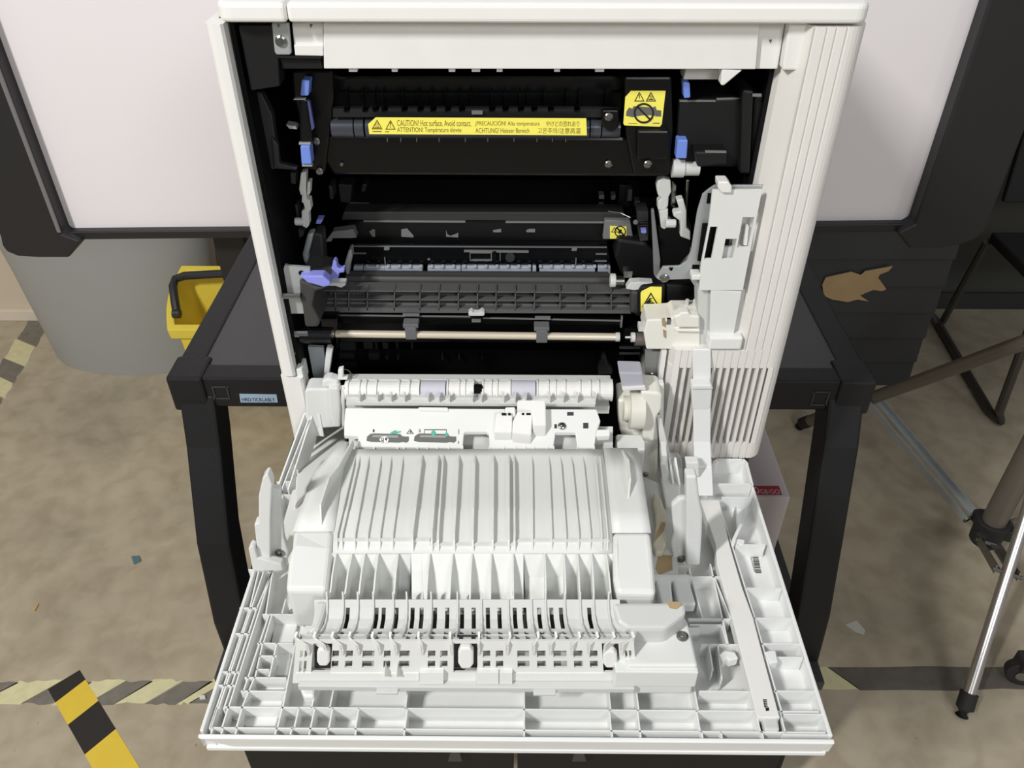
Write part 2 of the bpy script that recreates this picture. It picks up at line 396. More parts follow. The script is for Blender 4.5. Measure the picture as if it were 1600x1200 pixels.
# ================================================================== dark clad cabinet and torn card
def clad():
    t = thing('clad_cabinet', 'charcoal cabinet with horizontal cladding boards behind the tripod', 'cabinet')
    Y = PH(1418, 603, CAMH).y; x1 = PY(1418, 603, Y).x; x0 = x1-0.62; zt = 0.95
    mb = MB(); mb.box((x0, Y+0.012, 0.0), (x1-0.005, min(WR, WY)-0.02, zt)); mb.build('carcass', CABM, t)
    z = 0.0; mb = MB(); sl = 0.0
    hs = 0.083
    while z < zt-0.01:
        za, zb2 = z, min(zt, z+hs)
        mb.prism([V((x0, Y, za+0.002)), V((x0, Y+0.01, zb2)), V((x0, Y+0.02, zb2)), V((x0, Y+0.02, za+0.002))], (x1-x0, 0, 0)); z += hs
    mb.build('cladding', CABM, t, bev=0.0015)
    mb = MB(); mb.box((x0-0.01, Y-0.005, zt), (x1+0.01, min(WR, WY)-0.015, zt+0.03)); mb.build('cabinet_top', CABM, t, bev=0.003)
    pts = [(1285,445),(1290,434),(1330,425),(1345,430),(1352,424),(1385,418),(1395,416),(1388,424),(1375,429),(1372,434),(1378,442),(1385,452),(1378,455),(1365,453),(1352,458),(1344,462),(1357,471),(1340,468),(1325,472),(1300,468),(1287,462)]
    mb = MB(); mb.prism([PY(u, v, Y-0.004) for u, v in pts], (0, 0.003, 0)); mb.build('torn_card_label', CARD, t, label='torn brown card label stuck on the cladding')
clad()

# ================================================================== tripod stand
def tripod():
    t = thing('tripod_stand', 'folding tripod stand with bright aluminium leg and rubber feet', 'tripod')
    P = V((1.06, 1.25, 0)); col = V((1.06, 1.25, CAMH-0.88))
    mb = MB(); mb.tube([P+V((0, 0, 0.07)), P+V((0, 0, 1.9))], 0.025, 20); mb.build('centre_pole', TRIG, t, smooth=True)
    mb = MB(); mb.tube([P+V((0, 0, 0.05)), P+V((0, 0, 0.115))], [0.032, 0.036], 16)
    for k in range(3):
        a = math.radians(100+120*k); mb.bar(P+V((0, 0, 0.085)), P+V((0.05*math.cos(a), 0.05*math.sin(a), 0.085)), 0.022, 0.03)
    mb.build('lower_hub', RUB, t, bev=0.002)
    mb = MB(); mb.tube([col-V((0, 0, 0.09)), col+V((0, 0, 0.07))], 0.034, 16); mb.build('upper_collar', RUB, t)
    cols = [P+V((0, 0, CAMH-0.95)), P+V((0, 0, CAMH-0.80)), P+V((0, 0, CAMH-0.9))]
    f1 = PH(1501, 1122, CAMH); f2 = PH(1247, 668, CAMH); f3 = V((1.52, 1.22, 0))
    for i, f in enumerate((f1, f2, f3)):
        f = V((f.x, f.y, 0.01)); col = cols[i]; d = (col-f).normalized()
        s = f+d*0.03
        mb = MB(); mb.tube([s, col], 0.0115 if i != 1 else 0.0155, 14)
        lg = mb.build('leg', ALU if i != 1 else TRIG, t, smooth=True, label='bright aluminium leg' if i == 0 else None)
        ft = MB(); ft.tube([f-V((0, 0, 0.008))+d*0.004, f+d*0.015, f+d*0.045], [0.012, 0.0165, 0.0165], 14); ft.build('rubber_foot', RUB, lg, smooth=True)
        mid = f.lerp(col, 0.42); hub = P+V((0, 0, 0.085)); hd = (V((f.x, f.y, 0))-P); hd.z = 0; hd.normalize(); h2 = hub+hd*0.045
        if i == 1: mid = f.lerp(col, 0.32)
        sd = hd.cross(V((0, 0, 1)))
        mb = MB()
        for sg in (-1, 1):
            mb.bar(h2+sd*sg*0.020, mid+sd*sg*0.020, 0.0022, 0.018, up=(0, 0, 1))
            mb.bar(h2+sd*sg*0.013+V((0, 0, -0.004)), mid+sd*sg*0.013+V((0, 0, -0.004)), 0.014, 0.002)
        br = mb.build('brace', SHEET if i == 1 else TRIG, t)
        for q in (h2, mid):
            rv = MB(); rv.tube([q-sd*0.025, q+sd*0.025], 0.004, 8); rv.build('rivet', CHROME, br)
tripod()

# ================================================================== chair at the right edge
def chair():
    t = thing('folding_chair', 'dark tubular folding chair beyond the tripod at the right edge', 'chair')
    a = PH(1467, 508, CAMH-0.012); bnd = PH(1553, 655, CAMH-0.012)
    top = PY(1625, 470, bnd.y+0.02)
    mb = MB(); mb.tube([a+V((-0.02, 0.03, 0.02)), a, a.lerp(bnd, 0.5), a.lerp(bnd, 0.93), bnd+V((0.012, -0.012, 0.004)), bnd.lerp(top, 0.08)+V((0.006, 0, 0)), top], 0.0125, 10)
    mb.build('leg', mat('dark_chrome', (82, 78, 72), 0.3, 0.3), t, smooth=True)
    off = V((0.42, 0.0, 0))
    a2 = a+off; b2 = bnd+off
    mb = MB(); mb.tube([a2, a2.lerp(b2, 0.95), b2, top+off], 0.0125, 10); mb.build('leg', bpy.data.materials['dark_chrome'], t, smooth=True)
    z = 0.44
    s = [PH(1549, 358, CAMH-z), PH(1600, 415, CAMH-z), PH(1680, 500, CAMH-z)]
    x0 = s[0].x; y0 = top.y
    mb = MB(); mb.prism([V((PH(1549, 362, CAMH-z).x, PH(1549, 362, CAMH-z).y, z)), PH(1612, 425, CAMH-z), PH(1900, 425, CAMH-z), PH(1860, 362, CAMH-z)], (0, 0, -0.03)); mb.build('seat', RUB, t, bev=0.006)
    mb = MB(); mb.tube([PH(1549, 362, CAMH-z)+V((0.0, 0.0, -0.03)), a+V((0.02, 0.02, 0))], 0.011, 8); mb.build('rear_leg', bpy.data.materials['dark_chrome'], t, smooth=True)
    mb = MB(); q = PY(1568, 318, PH(1549, 362, CAMH-z).y+0.0)
    mb.prism([q, q+V((0.4, 0, 0)), q+V((0.4, 0.05, 0.32)), q+V((0.0, 0.05, 0.32))], (0, 0.02, 0)); mb.build('backrest', RUB, t, bev=0.006)
chair()
cw = PH(1600, 1092, CAMH)
t = thing('caster_wheel', 'black caster wheel with shiny hub at the lower right edge', 'wheel')
mb = MB(); mb.disc((cw.x, cw.y+0.03, 0.03), (0.35, 1, 0), 0.03, 0.022, 22); mb.build('tyre', RUB, t, bev=0.003)
mb = MB(); mb.disc((cw.x-0.001, cw.y+0.028, 0.03), (0.35, 1, 0), 0.012, 0.026, 16); mb.build('hub', CHROME, t)
mb = MB(); mb.box((cw.x-0.012, cw.y+0.025, 0.045), (cw.x+0.03, cw.y+0.06, 0.075)); mb.build('fork', RUB, t, bev=0.003)

# ================================================================== cart
HT = 0.622; HL = 1.05
XL = PH(277, 567, HT).x; XR = PH(1360, 585, HT).x; YF = PH(300, 590, HT).y; YB = 1.225
def cart():
    t = thing('utility_cart', 'black two shelf utility cart carrying the open printer', 'cart')
    zt = CAMH-HT; za = PY(500, 637, YF).z
    mb = MB(); mb.box((XL+0.02, YF+0.008, zt-0.012), (XR-0.02, YB-0.02, zt-0.002)); mb.build('top_shelf', CARTT, t)
    mb = MB()
    for sgn, X in ((1, XL), (-1, XR)):
        mb.box((X, YF+0.04, zt-0.045), (X+sgn*0.034, YB, zt)); 
    mb.box((XL+0.03, YB-0.03, zt-0.045), (XR-0.03, YB, zt))
    mb.box((XL+0.03, YF, za), (XR-0.03, YF+0.03, zt-0.0005))
    mb.build('top_rim', CARTB, t, bev=0.003)
    for X, s in ((XL, 1), (XR, -1)):
        mb = MB(); mb.box((X-s*0.004, YF-0.004, za-0.004), (X+s*0.042, YF+0.045, zt+0.002)); mb.build('corner_cap', CARTB, t, bev=0.004)
    for u0, u1, v0, v1 in ((333, 357, 604, 624), (1269, 1294, 612, 634)):
        mb = MB(); 
        for e in ((u0, v0, u1, v0+2), (u0, v1-2, u1, v1), (u0, v0, u0+2, v1), (u1-2, v0, u1, v1)): vb(mb, *e, YF-0.0012, 0.0013)
        mb.build('socket_frame', CARTT, t)
    mb = MB(); vp(mb, [(374,616),(432,617),(434,629),(376,629)], YF-0.0012, 0.0013); lb = mb.build('name_label', mat('pale_blue_label', (150, 172, 192), 0.5), t, label='pale blue adhesive strip with handwriting')
    a = PY(379, 627, YF-0.0013); bb = PY(430, 627, YF-0.0013)
    text('HRD:TICKLABLY', a, (1, 0, 0), (0, 0, 1), bb.x-a.x, 0.0058, 'handwriting', mat('ink_blue', (30, 44, 70), 0.6), lb)
    # legs: path of the outer front edge
    for X, s, px in ((XL+0.004, 1, [(272,606),(290,700),(306,850),(333,975),(364,1058)]), (XR-0.004, -1, [(1358,612),(1343,700),(1318,850),(1298,965),(1272,1062)])):
        prof = []
        for u, v in px:
            q = PX(u, v, X); prof.append((q.y, q.z))
        prof[0] = (YF, za+0.02)
        y, z = prof[-1]; prof = [p for p in prof if p[1] > 0.11]; prof.append((prof[-1][0]-0.01, 0.10))
        wd = 0.046; vs = []; fs = []
        for y, z in prof: vs += [(X, y, z), (X+s*wd, y, z), (X+s*wd, y+0.05, z), (X, y+0.05, z)]
        for i in range(len(prof)-1):
            for k in range(4): a = 4*i+k; b2 = 4*i+(k+1) % 4; fs.append((a, b2, b2+4, a+4))
        fs += [(3, 2, 1, 0), tuple(4*(len(prof)-1)+k for k in range(4))]
        MB().add(vs, fs).build('leg', CARTB, t, bev=0.004)
        mb = MB(); mb.box((X+s*0.155, YB-0.055, 0.10), (X+s*(0.155+wd), YB-0.005, zt-0.04)); mb.build('leg', CARTB, t, bev=0.004)
        yl = prof[-1][0]+0.025
        for yy in (yl, YB-0.03):
            mb = MB(); xx = X+s*(0.023 if yy < 1 else 0.178)
            mb.disc((xx-0.013, yy+0.012, 0.04), (1, 0, 0), 0.04, 0.026, 20); mb.box((xx-0.02, yy-0.014, 0.05), (xx+0.02, yy+0.02, 0.102))
            mb.build('caster', RUB, t)
    zl = CAMH-HL; yf = 0.66
    mb = MB(); mb.box((XL+0.005, yf, zl-0.02), (XR-0.005, YB-0.01, zl)); mb.build('lower_shelf', CARTT, t, bev=0.002)
    mb = MB(); mb.box((XL+0.01, yf-0.004, zl-0.26), (-0.003, yf+0.02, zl-0.001)); mb.box((0.003, yf-0.004, zl-0.26), (XR-0.03, yf+0.02, zl-0.001)); mb.build('lower_apron', CARTB, t, bev=0.002)
    for u in (711, 905):
        mb = MB(); vp(mb, [(u-5, 1170), (u+6, 1170), (u+11, 1190), (u-11, 1190)], yf-0.02, 0.015); mb.build('apron_tab', mat('tab_grey', (64, 64, 64), 0.5), t)
cart()

def carton(name, x0, x1, y0, y1, z0, z1, label):
    t = thing(name, label, 'box')
    mb = MB(); mb.box((x0, y0, z0), (x1, y1, z1)); mb.build('carton', CARTON, t, bev=0.002)
    return t
zl = CAMH-HL+0.0005
bq = PH(1211, 862, HL); bt = PY(1235, 777, bq.y)
box1 = carton('white_carton', bt.x-0.36, bt.x, bq.y, 1.165, zl, bt.z, 'white carton with red label on the lower cart shelf')
ht = CAMH-bt.z-0.0005
mb = MB(); mb.prism([PH(1150, 759, ht), PH(1217, 759, ht), PH(1222, 773, ht), PH(1155, 773, ht)], (0, 0, -0.0004)); rl = mb.build('red_label', CRED, box1, label='dark red label with pale lettering')
a = PH(1180, 771.5, ht); bb = PH(1188.5, 771.5, ht); c = PH(1219, 771.5, ht)
text('0', a, (1, 0, 0), (0, 1, 0), bb.x-a.x-0.001, 0.0145, 'lettering', CWHITE, rl)
text('GB/GO', bb, (1, 0, 0), (0, 1, 0), c.x-bb.x, 0.0095, 'lettering', CWHITE, rl)
mb = MB(); vp(mb, [(1181,776),(1206,776),(1207,783),(1183,783)], bq.y-0.0008, 0.0008); mb.build('closing_tab', CARTON, box1, bev=0.0003)
b2 = PH(1216, 700, HL-0.13)
carton('small_white_carton', 0.30, min(b2.x, XR-0.01), 1.0+0.168, 1.205, zl, zl+0.19, 'small white carton standing behind the red labelled carton')

# ================================================================== PRINTER
PR = thing('laser_printer', 'white laser printer with side door folded down, standing on the black cart', 'printer')
YP = 0.651; XO0 = -0.240; XO1 = 0.2655; ZB = CAMH-0.605; YBK = 1.10
ztop = PY(800, 37, YP).z
def plan(pts, z0, z1, mb=None):
    mb = mb or MB(); mb.prism([V((x, y, z0)) for x, y in pts], (0, 0, z1-z0)); return mb
# left column
xi = PY(352, 60, YP).x
z590 = PY(455, 590, YP).z
r = 0.008
arc = lambda cx, cy, rr, a0, a1, n=6: [(cx+rr*math.cos(math.radians(lerp(a0, a1, i/n))), cy+rr*math.sin(math.radians(lerp(a0, a1, i/n)))) for i in range(n+1)]
plan([(xi, YP+0.012), (xi, YP+0.002), (xi-0.002, YP)]+arc(XO0+r, YP+r, r, 270, 180)+[(XO0, YBK), (XO0+0.006, YBK), (XO0+0.006, YP+0.02)], z590+0.0015, ztop-0.001).build('left_column', WHITE, PR, smooth=True)
xl2 = PY(474, 600, YP).x
plan([(xl2, YP+0.02), (xl2, YP+0.001), (xl2-0.002, YP-0.001)]+arc(XO0-0.001+r, YP-0.001+r, r, 270, 180)+[(XO0-0.001, YBK), (XO0+0.006, YBK), (XO0+0.006, YP+0.02)], ZB, z590-0.001).build('lower_left_column', WHITE, PR, smooth=True)
mb = MB(); vb(mb, 464, 577, 474, 600, YP+0.004, 0.02); mb.build('column_clip', WHITEIN, PR, bev=0.001)
# right panel, fluted
xr = PY(1229, 110, YP).x
def groove(x, d=0.0016, wv=0.0012): return [(x-wv, YP), (x-wv*0.3, YP+d), (x+wv*0.3, YP+d), (x+wv, YP)]
gx = [PY(u, 300, YP).x for u in (1219, 1236, 1249, 1264)]
R2 = 0.016
outer = arc(XO1-R2, YP+R2, R2, 270, 360, 8)
pts = [(xr, YBK), (xr, YP+0.030), (xr+0.002, YP+0.022), (gx[0]-0.0015, YP+0.002)]
for g in gx: pts += groove(g)
pts += outer+[(XO1, YBK)]
z545 = PY(1150, 548, YP).z; z575 = PY(1100, 575, YP).z; z695 = PY(1100, 693, YP).z
plan(pts, z545, PY(1300, 42, YP).z).build('right_panel', FLUTE, PR)
xs0 = PY(1052, 575, YP).x; sx = [PY(1066, 575, YP).x+i*0.00722 for i in range(13)]
pts = [(xs0-0.004, YBK), (xs0-0.004, YP+0.012), (xs0, YP+0.001)]
for g in sx: pts += groove(g-0.0028, 0.001, 0.0007)
pts += outer+[(XO1, YBK)]
mb = plan(pts, z575, z545); plan(pts, ZB, z695, mb)
sr = [(xs0-0.004, YBK), (xs0-0.004, YP+0.012)]
sr = [(xs0-0.004, YBK), (xs0-0.004, YP+0.009), (xs0, YP+0.001), (sx[0]-0.003, YP), (sx[0]-0.003, YP+0.009), (sx[-1]+0.004, YP+0.009), (sx[-1]+0.004, YP)]+outer+[(XO1, YBK)]
plan(sr, z695, z575, mb)
for a, b2 in zip(sx, sx[1:]):
    mb.box((a+0.0042-0.003, YP, z695), (b2-0.003, YP+0.009, z575))
mb.build('vented_panel', FLUTE, PR)
mb = MB(); vb(mb, 1108, 528, 1160, 547, YP-0.002, 0.02); mb.build('panel_shelf', WHITE, PR, bev=0.002)
# lid
zl0, zl1 = PY(800, 37.5, 0.648).z, PY(800, 5, 0.648).z
xa = PY(336, 25, 0.648).x; xm = PY(447, 20, 0.648).x; xb = PY(1360, 28, 0.648).x
def lidpart(x0, x1, rl, rr_, nm):
    front = []
    front += arc(x0+rl, 0.648+rl, rl, 180, 270, 6) if rl else [(x0, 0.648)]
    front += arc(x1-rr_, 0.648+rr_, rr_, 270, 360, 6) if rr_ else [(x1, 0.648)]
    return plan(front+[(x1, YBK+0.01), (x0, YBK+0.01)], zl0, zl1).build(nm, LID, PR, bev=0.0035, segs=3)
lidpart(xa, xm-0.0003, 0.012, 0, 'lid_corner'); lidpart(xm+0.0003, xb, 0, 0.01, 'lid')
# upper white panel
YU = 0.663
mb = MB(); vp(mb, [(505,36),(1187,36),(1181,108.5),(506,107.5)], YU, 0.02); mb.build('upper_panel', WHITE, PR, bev=0.0008)
mb = MB(); vp(mb, [(456,36),(505,36),(506,88),(461,87)], YU+0.004, 0.02); vp(mb, [(459,70),(505,70),(505,88),(461,87)], YU+0.001, 0.01)
vp(mb, [(1186,36),(1227,36),(1215,108),(1181,108)], YU+0.005, 0.02); mb.build_each('upper_panel_wing', WHITE, PR, bev=0.0008)
mb = MB(); vp(mb, [(1233,36),(1266,36),(1249,110),(1222.5,110)], YU-0.004, 0.02); mb.build('corner_block', WHITE, PR, bev=0.0015)
mb = MB()
for u, v in ((435, 38), (486, 38), (1204, 62)): vp(mb, [(u-2.5, v), (u+2.5, v), (u, v+6)], YU-0.0003 if u < 1000 else YU+0.0045, 0.0006)
mb.build_each('arrow_mark', LABGREY, PR)
mb = MB(); vp(mb, [(1128,108),(1160,110),(1131,134),(1126,133)], YU+0.001, 0.012); mb.build('panel_hook', WHITE, PR, bev=0.001)
mb = MB(); vp(mb, [(1072,108),(1124,109),(1121,124),(1068,124)], YU+0.02, 0.02); mb.build('latch_plate', GREYW, PR)
mb = MB()
for u0, u1 in ((545,558),(612,621),(701,711),(737,750),(776,785),(866,875),(930,944)): vb(mb, u0, 107, u1, 112, YU+0.003, 0.006)
mb.build_each('panel_clip', GREYW, PR)
mb = MB(); vp(mb, [(424,36),(451,36),(455,84),(452,86),(432,86),(429,82)], YU, 0.004); o = mb.build('screw_tab', SHEET, PR, bev=0.001)
screw(o, PY(439, 64, YU), (0, -1, 0), 0.0045)
mb = MB(); vp(mb, [(432,87),(500,89),(502,92),(434,91)], YU, 0.01); mb.build('tab_ledge', BLACKM, PR)

# ---------------------------------------------------------------- cavity
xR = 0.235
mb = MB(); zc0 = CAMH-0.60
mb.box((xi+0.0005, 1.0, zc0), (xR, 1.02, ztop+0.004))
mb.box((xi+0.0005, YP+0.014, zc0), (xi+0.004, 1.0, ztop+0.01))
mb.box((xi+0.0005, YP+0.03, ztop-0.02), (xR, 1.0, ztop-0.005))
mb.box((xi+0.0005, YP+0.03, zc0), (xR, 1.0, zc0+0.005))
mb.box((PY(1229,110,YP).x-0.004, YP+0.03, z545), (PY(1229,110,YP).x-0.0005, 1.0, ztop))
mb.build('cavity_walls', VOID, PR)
mb = MB(); xx = PY(358, 60, 0.665).x
mb.box((xi+0.001, 0.668, zc0+0.02), (PY(422, 300, 0.668).x-0.006, 0.70, ztop-0.002))
mb.build('left_inner_frame', BLACK, PR, bev=0.002)
mb = MB(); vp(mb, [(372,40),(432,40),(437,135),(392,142)], 0.664, 0.02); vp(mb, [(436,90),(500,92),(505,108),(440,108)], 0.668, 0.02)
mb.build_each('inner_corner_block', BLACKM, PR, bev=0.001)
mb = MB(); vp(mb, [(392,142),(408,145),(425,180),(430,220),(436,258),(460,263),(440,262),(412,268),(402,240)], 0.690, 0.01)
vp(mb, [(424,215),(434,226),(436,255),(465,262),(462,266),(428,264)], 0.686, 0.006)
mb.build_each('left_strut', DGREY, PR, bev=0.001)

# ---------------------------------------------------------------- fuser
YF_ = 0.700
FU = MB(); vp(FU, [(500,212),(1050,214),(1052,262),(1045,277),(520,274),(505,250)], YF_, 0.05)
vp(FU, [(505,118),(975,118),(975,178),(515,178)], YF_+0.022, 0.03)
fu = FU.build('fuser', BLACKG, PR, bev=0.003, label='glossy black fuser unit')
mb = MB(); vp(mb, [(520,145),(972,145),(972,168),(520,168)], YF_+0.018, 0.004)
for u in (542,567,585,598,629,653,674,697,719,735,768,789,812,824,850,885,905,947): vb(mb, u-0.8, 144, u+0.8, 170, YF_+0.013, 0.006)
mb.build('fuser_ribs', BLACK, fu)
# notched edge
mb = MB(); nts = [542,571,587,601,632,657,677,700,722,769,790,814,835,861,902]
edge = [(520,170)]
for q in nts: edge += [(q-5,169.5),(q-5,174),(q-3,176),(q+3,176),(q+5,174),(q+5,169.5)]
edge += [(966,171),(966,183),(520,183)]
mb.prism(pyp(edge, YF_-0.006), (0, 0.006, 0)); mb.build('notched_guard', mat('satin_black', (28, 29, 31), 0.3), fu)
mb = MB(); vb(mb, 737, 173.5, 754, 179, YF_-0.008, 0.004); mb.build('guard_tab', MGREY, fu)
# roller cover
za, zb_ = PY(750, 183, YF_-0.004).z, PY(750, 215, YF_-0.004).z
def hcyl(mb, u0, u1, vc, Y, r, n=16, mi=0):
    a = PY(u0, vc, Y); b = PY(u1, vc, Y); return mb.tube([a, V((b.x, a.y, a.z))], r, n, mi)
mb = MB(); 
for u0, u1 in ((520,554),(556,570),(573,920),(922,938),(940,968)): hcyl(mb, u0, u1, 199, YF_+0.002, (za-zb_)/2*1.0, 32)
mb.build('roller_cover', mat('gloss_grey_black', (84, 86, 94), 0.22, 0.55), fu, smooth=True)
mb = MB()
for u in (605,626,651,686,727,762,803,839,863,884): vp(mb, [(u-1.0,211),(u+1.0,211),(u+0.5,222),(u-0.5,222)], YF_-0.003, 0.004)
mb.build('cover_ribs', MGREY, fu)
# caution label
YL = YF_-0.0142
def lab(mb, pts, Y, t=0.0004, mi=0): return mb.prism(pyp(pts, Y), (0, t, 0), mi)
mb = MB(); lab(mb, [(575,194),(587,183.5),(916,185),(917,211.5),(577,209.5)], YL, 0.0006)
cl = mb.build('caution_label', YELLOW, fu, label='long yellow hot surface caution label')
def triframe(mb, fn, cx, cy, wd, h, t):
    o = [(cx-wd/2, cy+h/2), (cx+wd/2, cy+h/2), (cx, cy-h/2)]
    g = (cx, cy+h*0.17); k = 1-t
    i = [(lerp(g[0], x, k), lerp(g[1], y, k)) for x, y in o]
    for a in range(3):
        b2 = (a+1) % 3
        mb.prism([fn(*o[a]), fn(*o[b2]), fn(*i[b2]), fn(*i[a])], fn(0, 0, True))
def mapY(Y, t=0.0003):
    def f(u, v, d=False): return V((0, t, 0)) if d else PY(u, v, Y)
    return f
mb = MB(); fn = mapY(YL-0.0003)
triframe(mb, fn, 589, 194.5, 17, 15, 0.24); triframe(mb, fn, 610, 195, 16, 15, 0.24)
lab(mb, [(609.3,190),(610.7,190),(610.4,197),(609.6,197)], YL-0.0003, 0.0003); lab(mb, [(609.3,198),(610.7,198),(610.7,199.4),(609.3,199.4)], YL-0.0003, 0.0003)
for k in (-2, 0, 2): lab(mb, [(588.6+k,193),(589.4+k,192),(588.8+k,196),(589.6+k,199),(588.8+k,199)], YL-0.0003, 0.0003)
lab(mb, [(584,199.4),(594,199.4),(594,200.2),(584,200.2)], YL-0.0003, 0.0003); lab(mb, [(582,205),(596,205),(596,206),(582,206)], YL-0.0003, 0.0003); lab(mb, [(602,205.4),(608,205.4),(608,206.2),(602,206.2)], YL-0.0003, 0.0003)
mb.build('warning_symbols', LABBROWN, cl)
def ytext(s, u0, u1, v0, v1, Y, m, par, nm='lettering'):
    a = PY(u0, v1, Y); b2 = PY(u1, v1, Y); c2 = PY(u0, v0, Y)
    return text(s, a, (1, 0, 0), (0, 0, 1), b2.x-a.x, c2.z-a.z, nm, m, par, 0.0001)
ytext('CAUTION! Hot surface. Avoid contact.', 621, 736, 187.5, 197, YL, LABBROWN, cl)
ytext('ATTENTION! Température élevée', 621, 721, 199, 208.5, YL, LABBROWN, cl)
ytext('¡PRECAUCIÓN! Alta temperatura', 743, 843, 187.5, 198, YL, LABBROWN, cl)
ytext('ACHTUNG! Heisser Bereich', 743, 827, 200, 207.5, YL, LABBROWN, cl)
ytext('やけどの恐れあり', 853, 905, 189, 197.5, YL, LABBROWN, cl)
ytext('고온주의/注意高温', 840, 907, 199.5, 208.5, YL, LABBROWN, cl)
# fuser right end block and square label
mb = MB(); vp(mb, [(975,120),(1050,120),(1052,205),(1046,275),(990,275),(978,210)], YF_-0.012, 0.05); vp(mb, [(995,204),(1046,204),(1046,250),(995,250)], YF_-0.018, 0.01)
fr = mb.build('fuser_end_block', BLACK, fu, bev=0.002)
YQ = YF_-0.0126
mb = MB(); lab(mb, [(986,142),(1040,142),(1034,194),(1031,198),(976,196),(974,193),(977,152)], YQ, 0.0006); ql = mb.build('warning_label', YELLOW, fu, label='square yellow do not touch label')
mb = MB(); fn = mapY(YQ-0.0003)
triframe(mb, fn, 999, 151, 16, 15, 0.24); triframe(mb, fn, 1017, 151, 16, 15, 0.24)
lab(mb, [(998.4,148),(999.6,148),(999.4,154),(998.6,154)], YQ-0.0003, 0.0003); lab(mb, [(1013,155),(1021,155),(1021,156),(1013,156)], YQ-0.0003, 0.0003); lab(mb, [(1015.5,149),(1016.3,149),(1016.3,155),(1015.5,155)], YQ-0.0003, 0.0003); lab(mb, [(1018,149),(1018.8,149),(1018.8,155),(1018,155)], YQ-0.0003, 0.0003)
lab(mb, [(982,192.6),(995,192.8),(995,193.4),(982,193.2)], YQ-0.0003, 0.0003); lab(mb, [(1020,192),(1031,192),(1031,193),(1020,193)], YQ-0.0003, 0.0003)
mb.build('warning_symbols', LABBLACK, ql)
mb = MB(); lab(mb, [(979,174),(983,168),(988,170),(990,166),(1020,168),(1024,166),(1026,172),(1033,173),(1033,182),(1024,182),(1022,180),(1004,180),(988,183),(978,181)], YQ-0.0003, 0.0003); mb.build('fuser_picture', LABGREY, ql)
def ringdec(mb, fn, cx, cy, rx, ry, t, n=24):
    for i in range(n):
        a, b2 = 2*math.pi*i/n, 2*math.pi*(i+1)/n
        mb.prism([fn(cx+rx*math.cos(a), cy+ry*math.sin(a)), fn(cx+rx*math.cos(b2), cy+ry*math.sin(b2)), fn(cx+(rx-t)*math.cos(b2), cy+(ry-t)*math.sin(b2)), fn(cx+(rx-t)*math.cos(a), cy+(ry-t)*math.sin(a))], fn(0, 0, True))
def noentry(par, Y, cx, cy, rx, m1, m2):
    mb = MB(); f2 = mapY(Y-0.0006); ringdec(mb, f2, cx, cy, rx, rx, rx*0.18)
    k = rx*0.62; lab(mb, [(cx-k-1, cy-k+1), (cx-k+1, cy-k-1), (cx+k+1, cy+k-1), (cx+k-1, cy+k+1)], Y-0.0006, 0.0003)
    mb.build('prohibition_ring', m1, par)
noentry(ql, YQ, 1006, 177, 16, LABBLACK, None)
# left end of fuser, blue levers
mb = MB(); vp(mb, [(455,110),(520,110),(522,150),(508,270),(468,262),(470,200),(458,150)], YF_-0.004, 0.04)
vp(mb, [(468,155),(480,155),(490,225),(468,225)], YF_-0.016, 0.02); mb.build('fuser_end_block', BLACK, fu, bev=0.002)
for pts, dY in (([(471,125),(484,126),(482,150),(469,150)], -0.012), ([(469,228),(484,228),(487,257),(471,257)], -0.014), ([(1067,128),(1078,130),(1079,153),(1069,154)], -0.012), ([(1059,219),(1075,219),(1073,248),(1056,248)], -0.014)):
    mb = MB(); vp(mb, pts, YF_+dY-0.006, 0.012); lv = mb.build('blue_lever', BLUE, fu, bev=0.001)
mb = MB(); vp(mb, [(460,154),(477,154),(477,156),(458,156)], YF_-0.018, 0.004); vp(mb, [(467,223),(485,223),(485,226),(467,226)], YF_-0.018, 0.004); vp(mb, [(487,257),(472,257),(472,260),(488,260)], YF_-0.018, 0.004)
vp(mb, [(447,195),(462,198),(464,202),(452,201)], YF_-0.01, 0.01)
mb.build_each('lever_edge', SHEET, fu)
mb = MB(); vp(mb, [(480,157),(484,160),(491,200),(487,204)], YF_-0.018, 0.004); mb.build('blue_strip', mat('dark_blue', (70, 75, 120), 0.4), fu)
for p in ((951,182,-0.018),(1012,256,-0.0185),(534,256,-0.001),(494,220,-0.005),(499,267,-0.005),(951,256,-0.001)):
    screw(fu, PY(p[0], p[1], YF_+p[2]), (0, -1, 0), 0.0036 if p[0] != 534 else 0.002)
mb = MB(); vp(mb, [(941,172),(967,172),(967,200),(958,207),(949,206),(940,196)], YF_-0.0145, 0.006); mb.build('screw_boss', BLACK, fu, bev=0.0015)
# right side block
mb = MB(); vp(mb, [(1062,157),(1160,153),(1156,262),(1060,262),(1058,215)], YF_-0.010, 0.05)
vp(mb, [(1160,140),(1178,142),(1172,272),(1156,272)], YF_-0.02, 0.04); vp(mb, [(1178,146),(1199,155),(1188,260),(1172,268)], YF_-0.014, 0.04)
vp(mb, [(1085,237),(1136,236),(1136,258),(1090,262)], YF_-0.026, 0.03)
mb.build('drive_cover', BLACKM, PR, bev=0.002)
mb = MB(); vp(mb, [(1102,236),(1135,236.5),(1135,239),(1102,238.5)], YF_-0.027, 0.002); vp(mb, [(1062,157),(1118,157),(1118,159),(1062,159)], YF_-0.011, 0.002); vp(mb, [(1120,154),(1158,153),(1158,155),(1120,156)], YF_-0.011, 0.002); vp(mb, [(1176,147),(1190,147),(1190,151),(1176,151)], YF_-0.021, 0.002)
mb.build_each('cover_edge', MGREY, PR)
mb = MB(); hcyl(mb, 1050, 1068, 262, YF_-0.008, 0.0085, 18); hcyl(mb, 1068, 1092, 262, YF_-0.008, 0.007, 18); mb.build_each('white_roller', GREYW, PR, smooth=True)

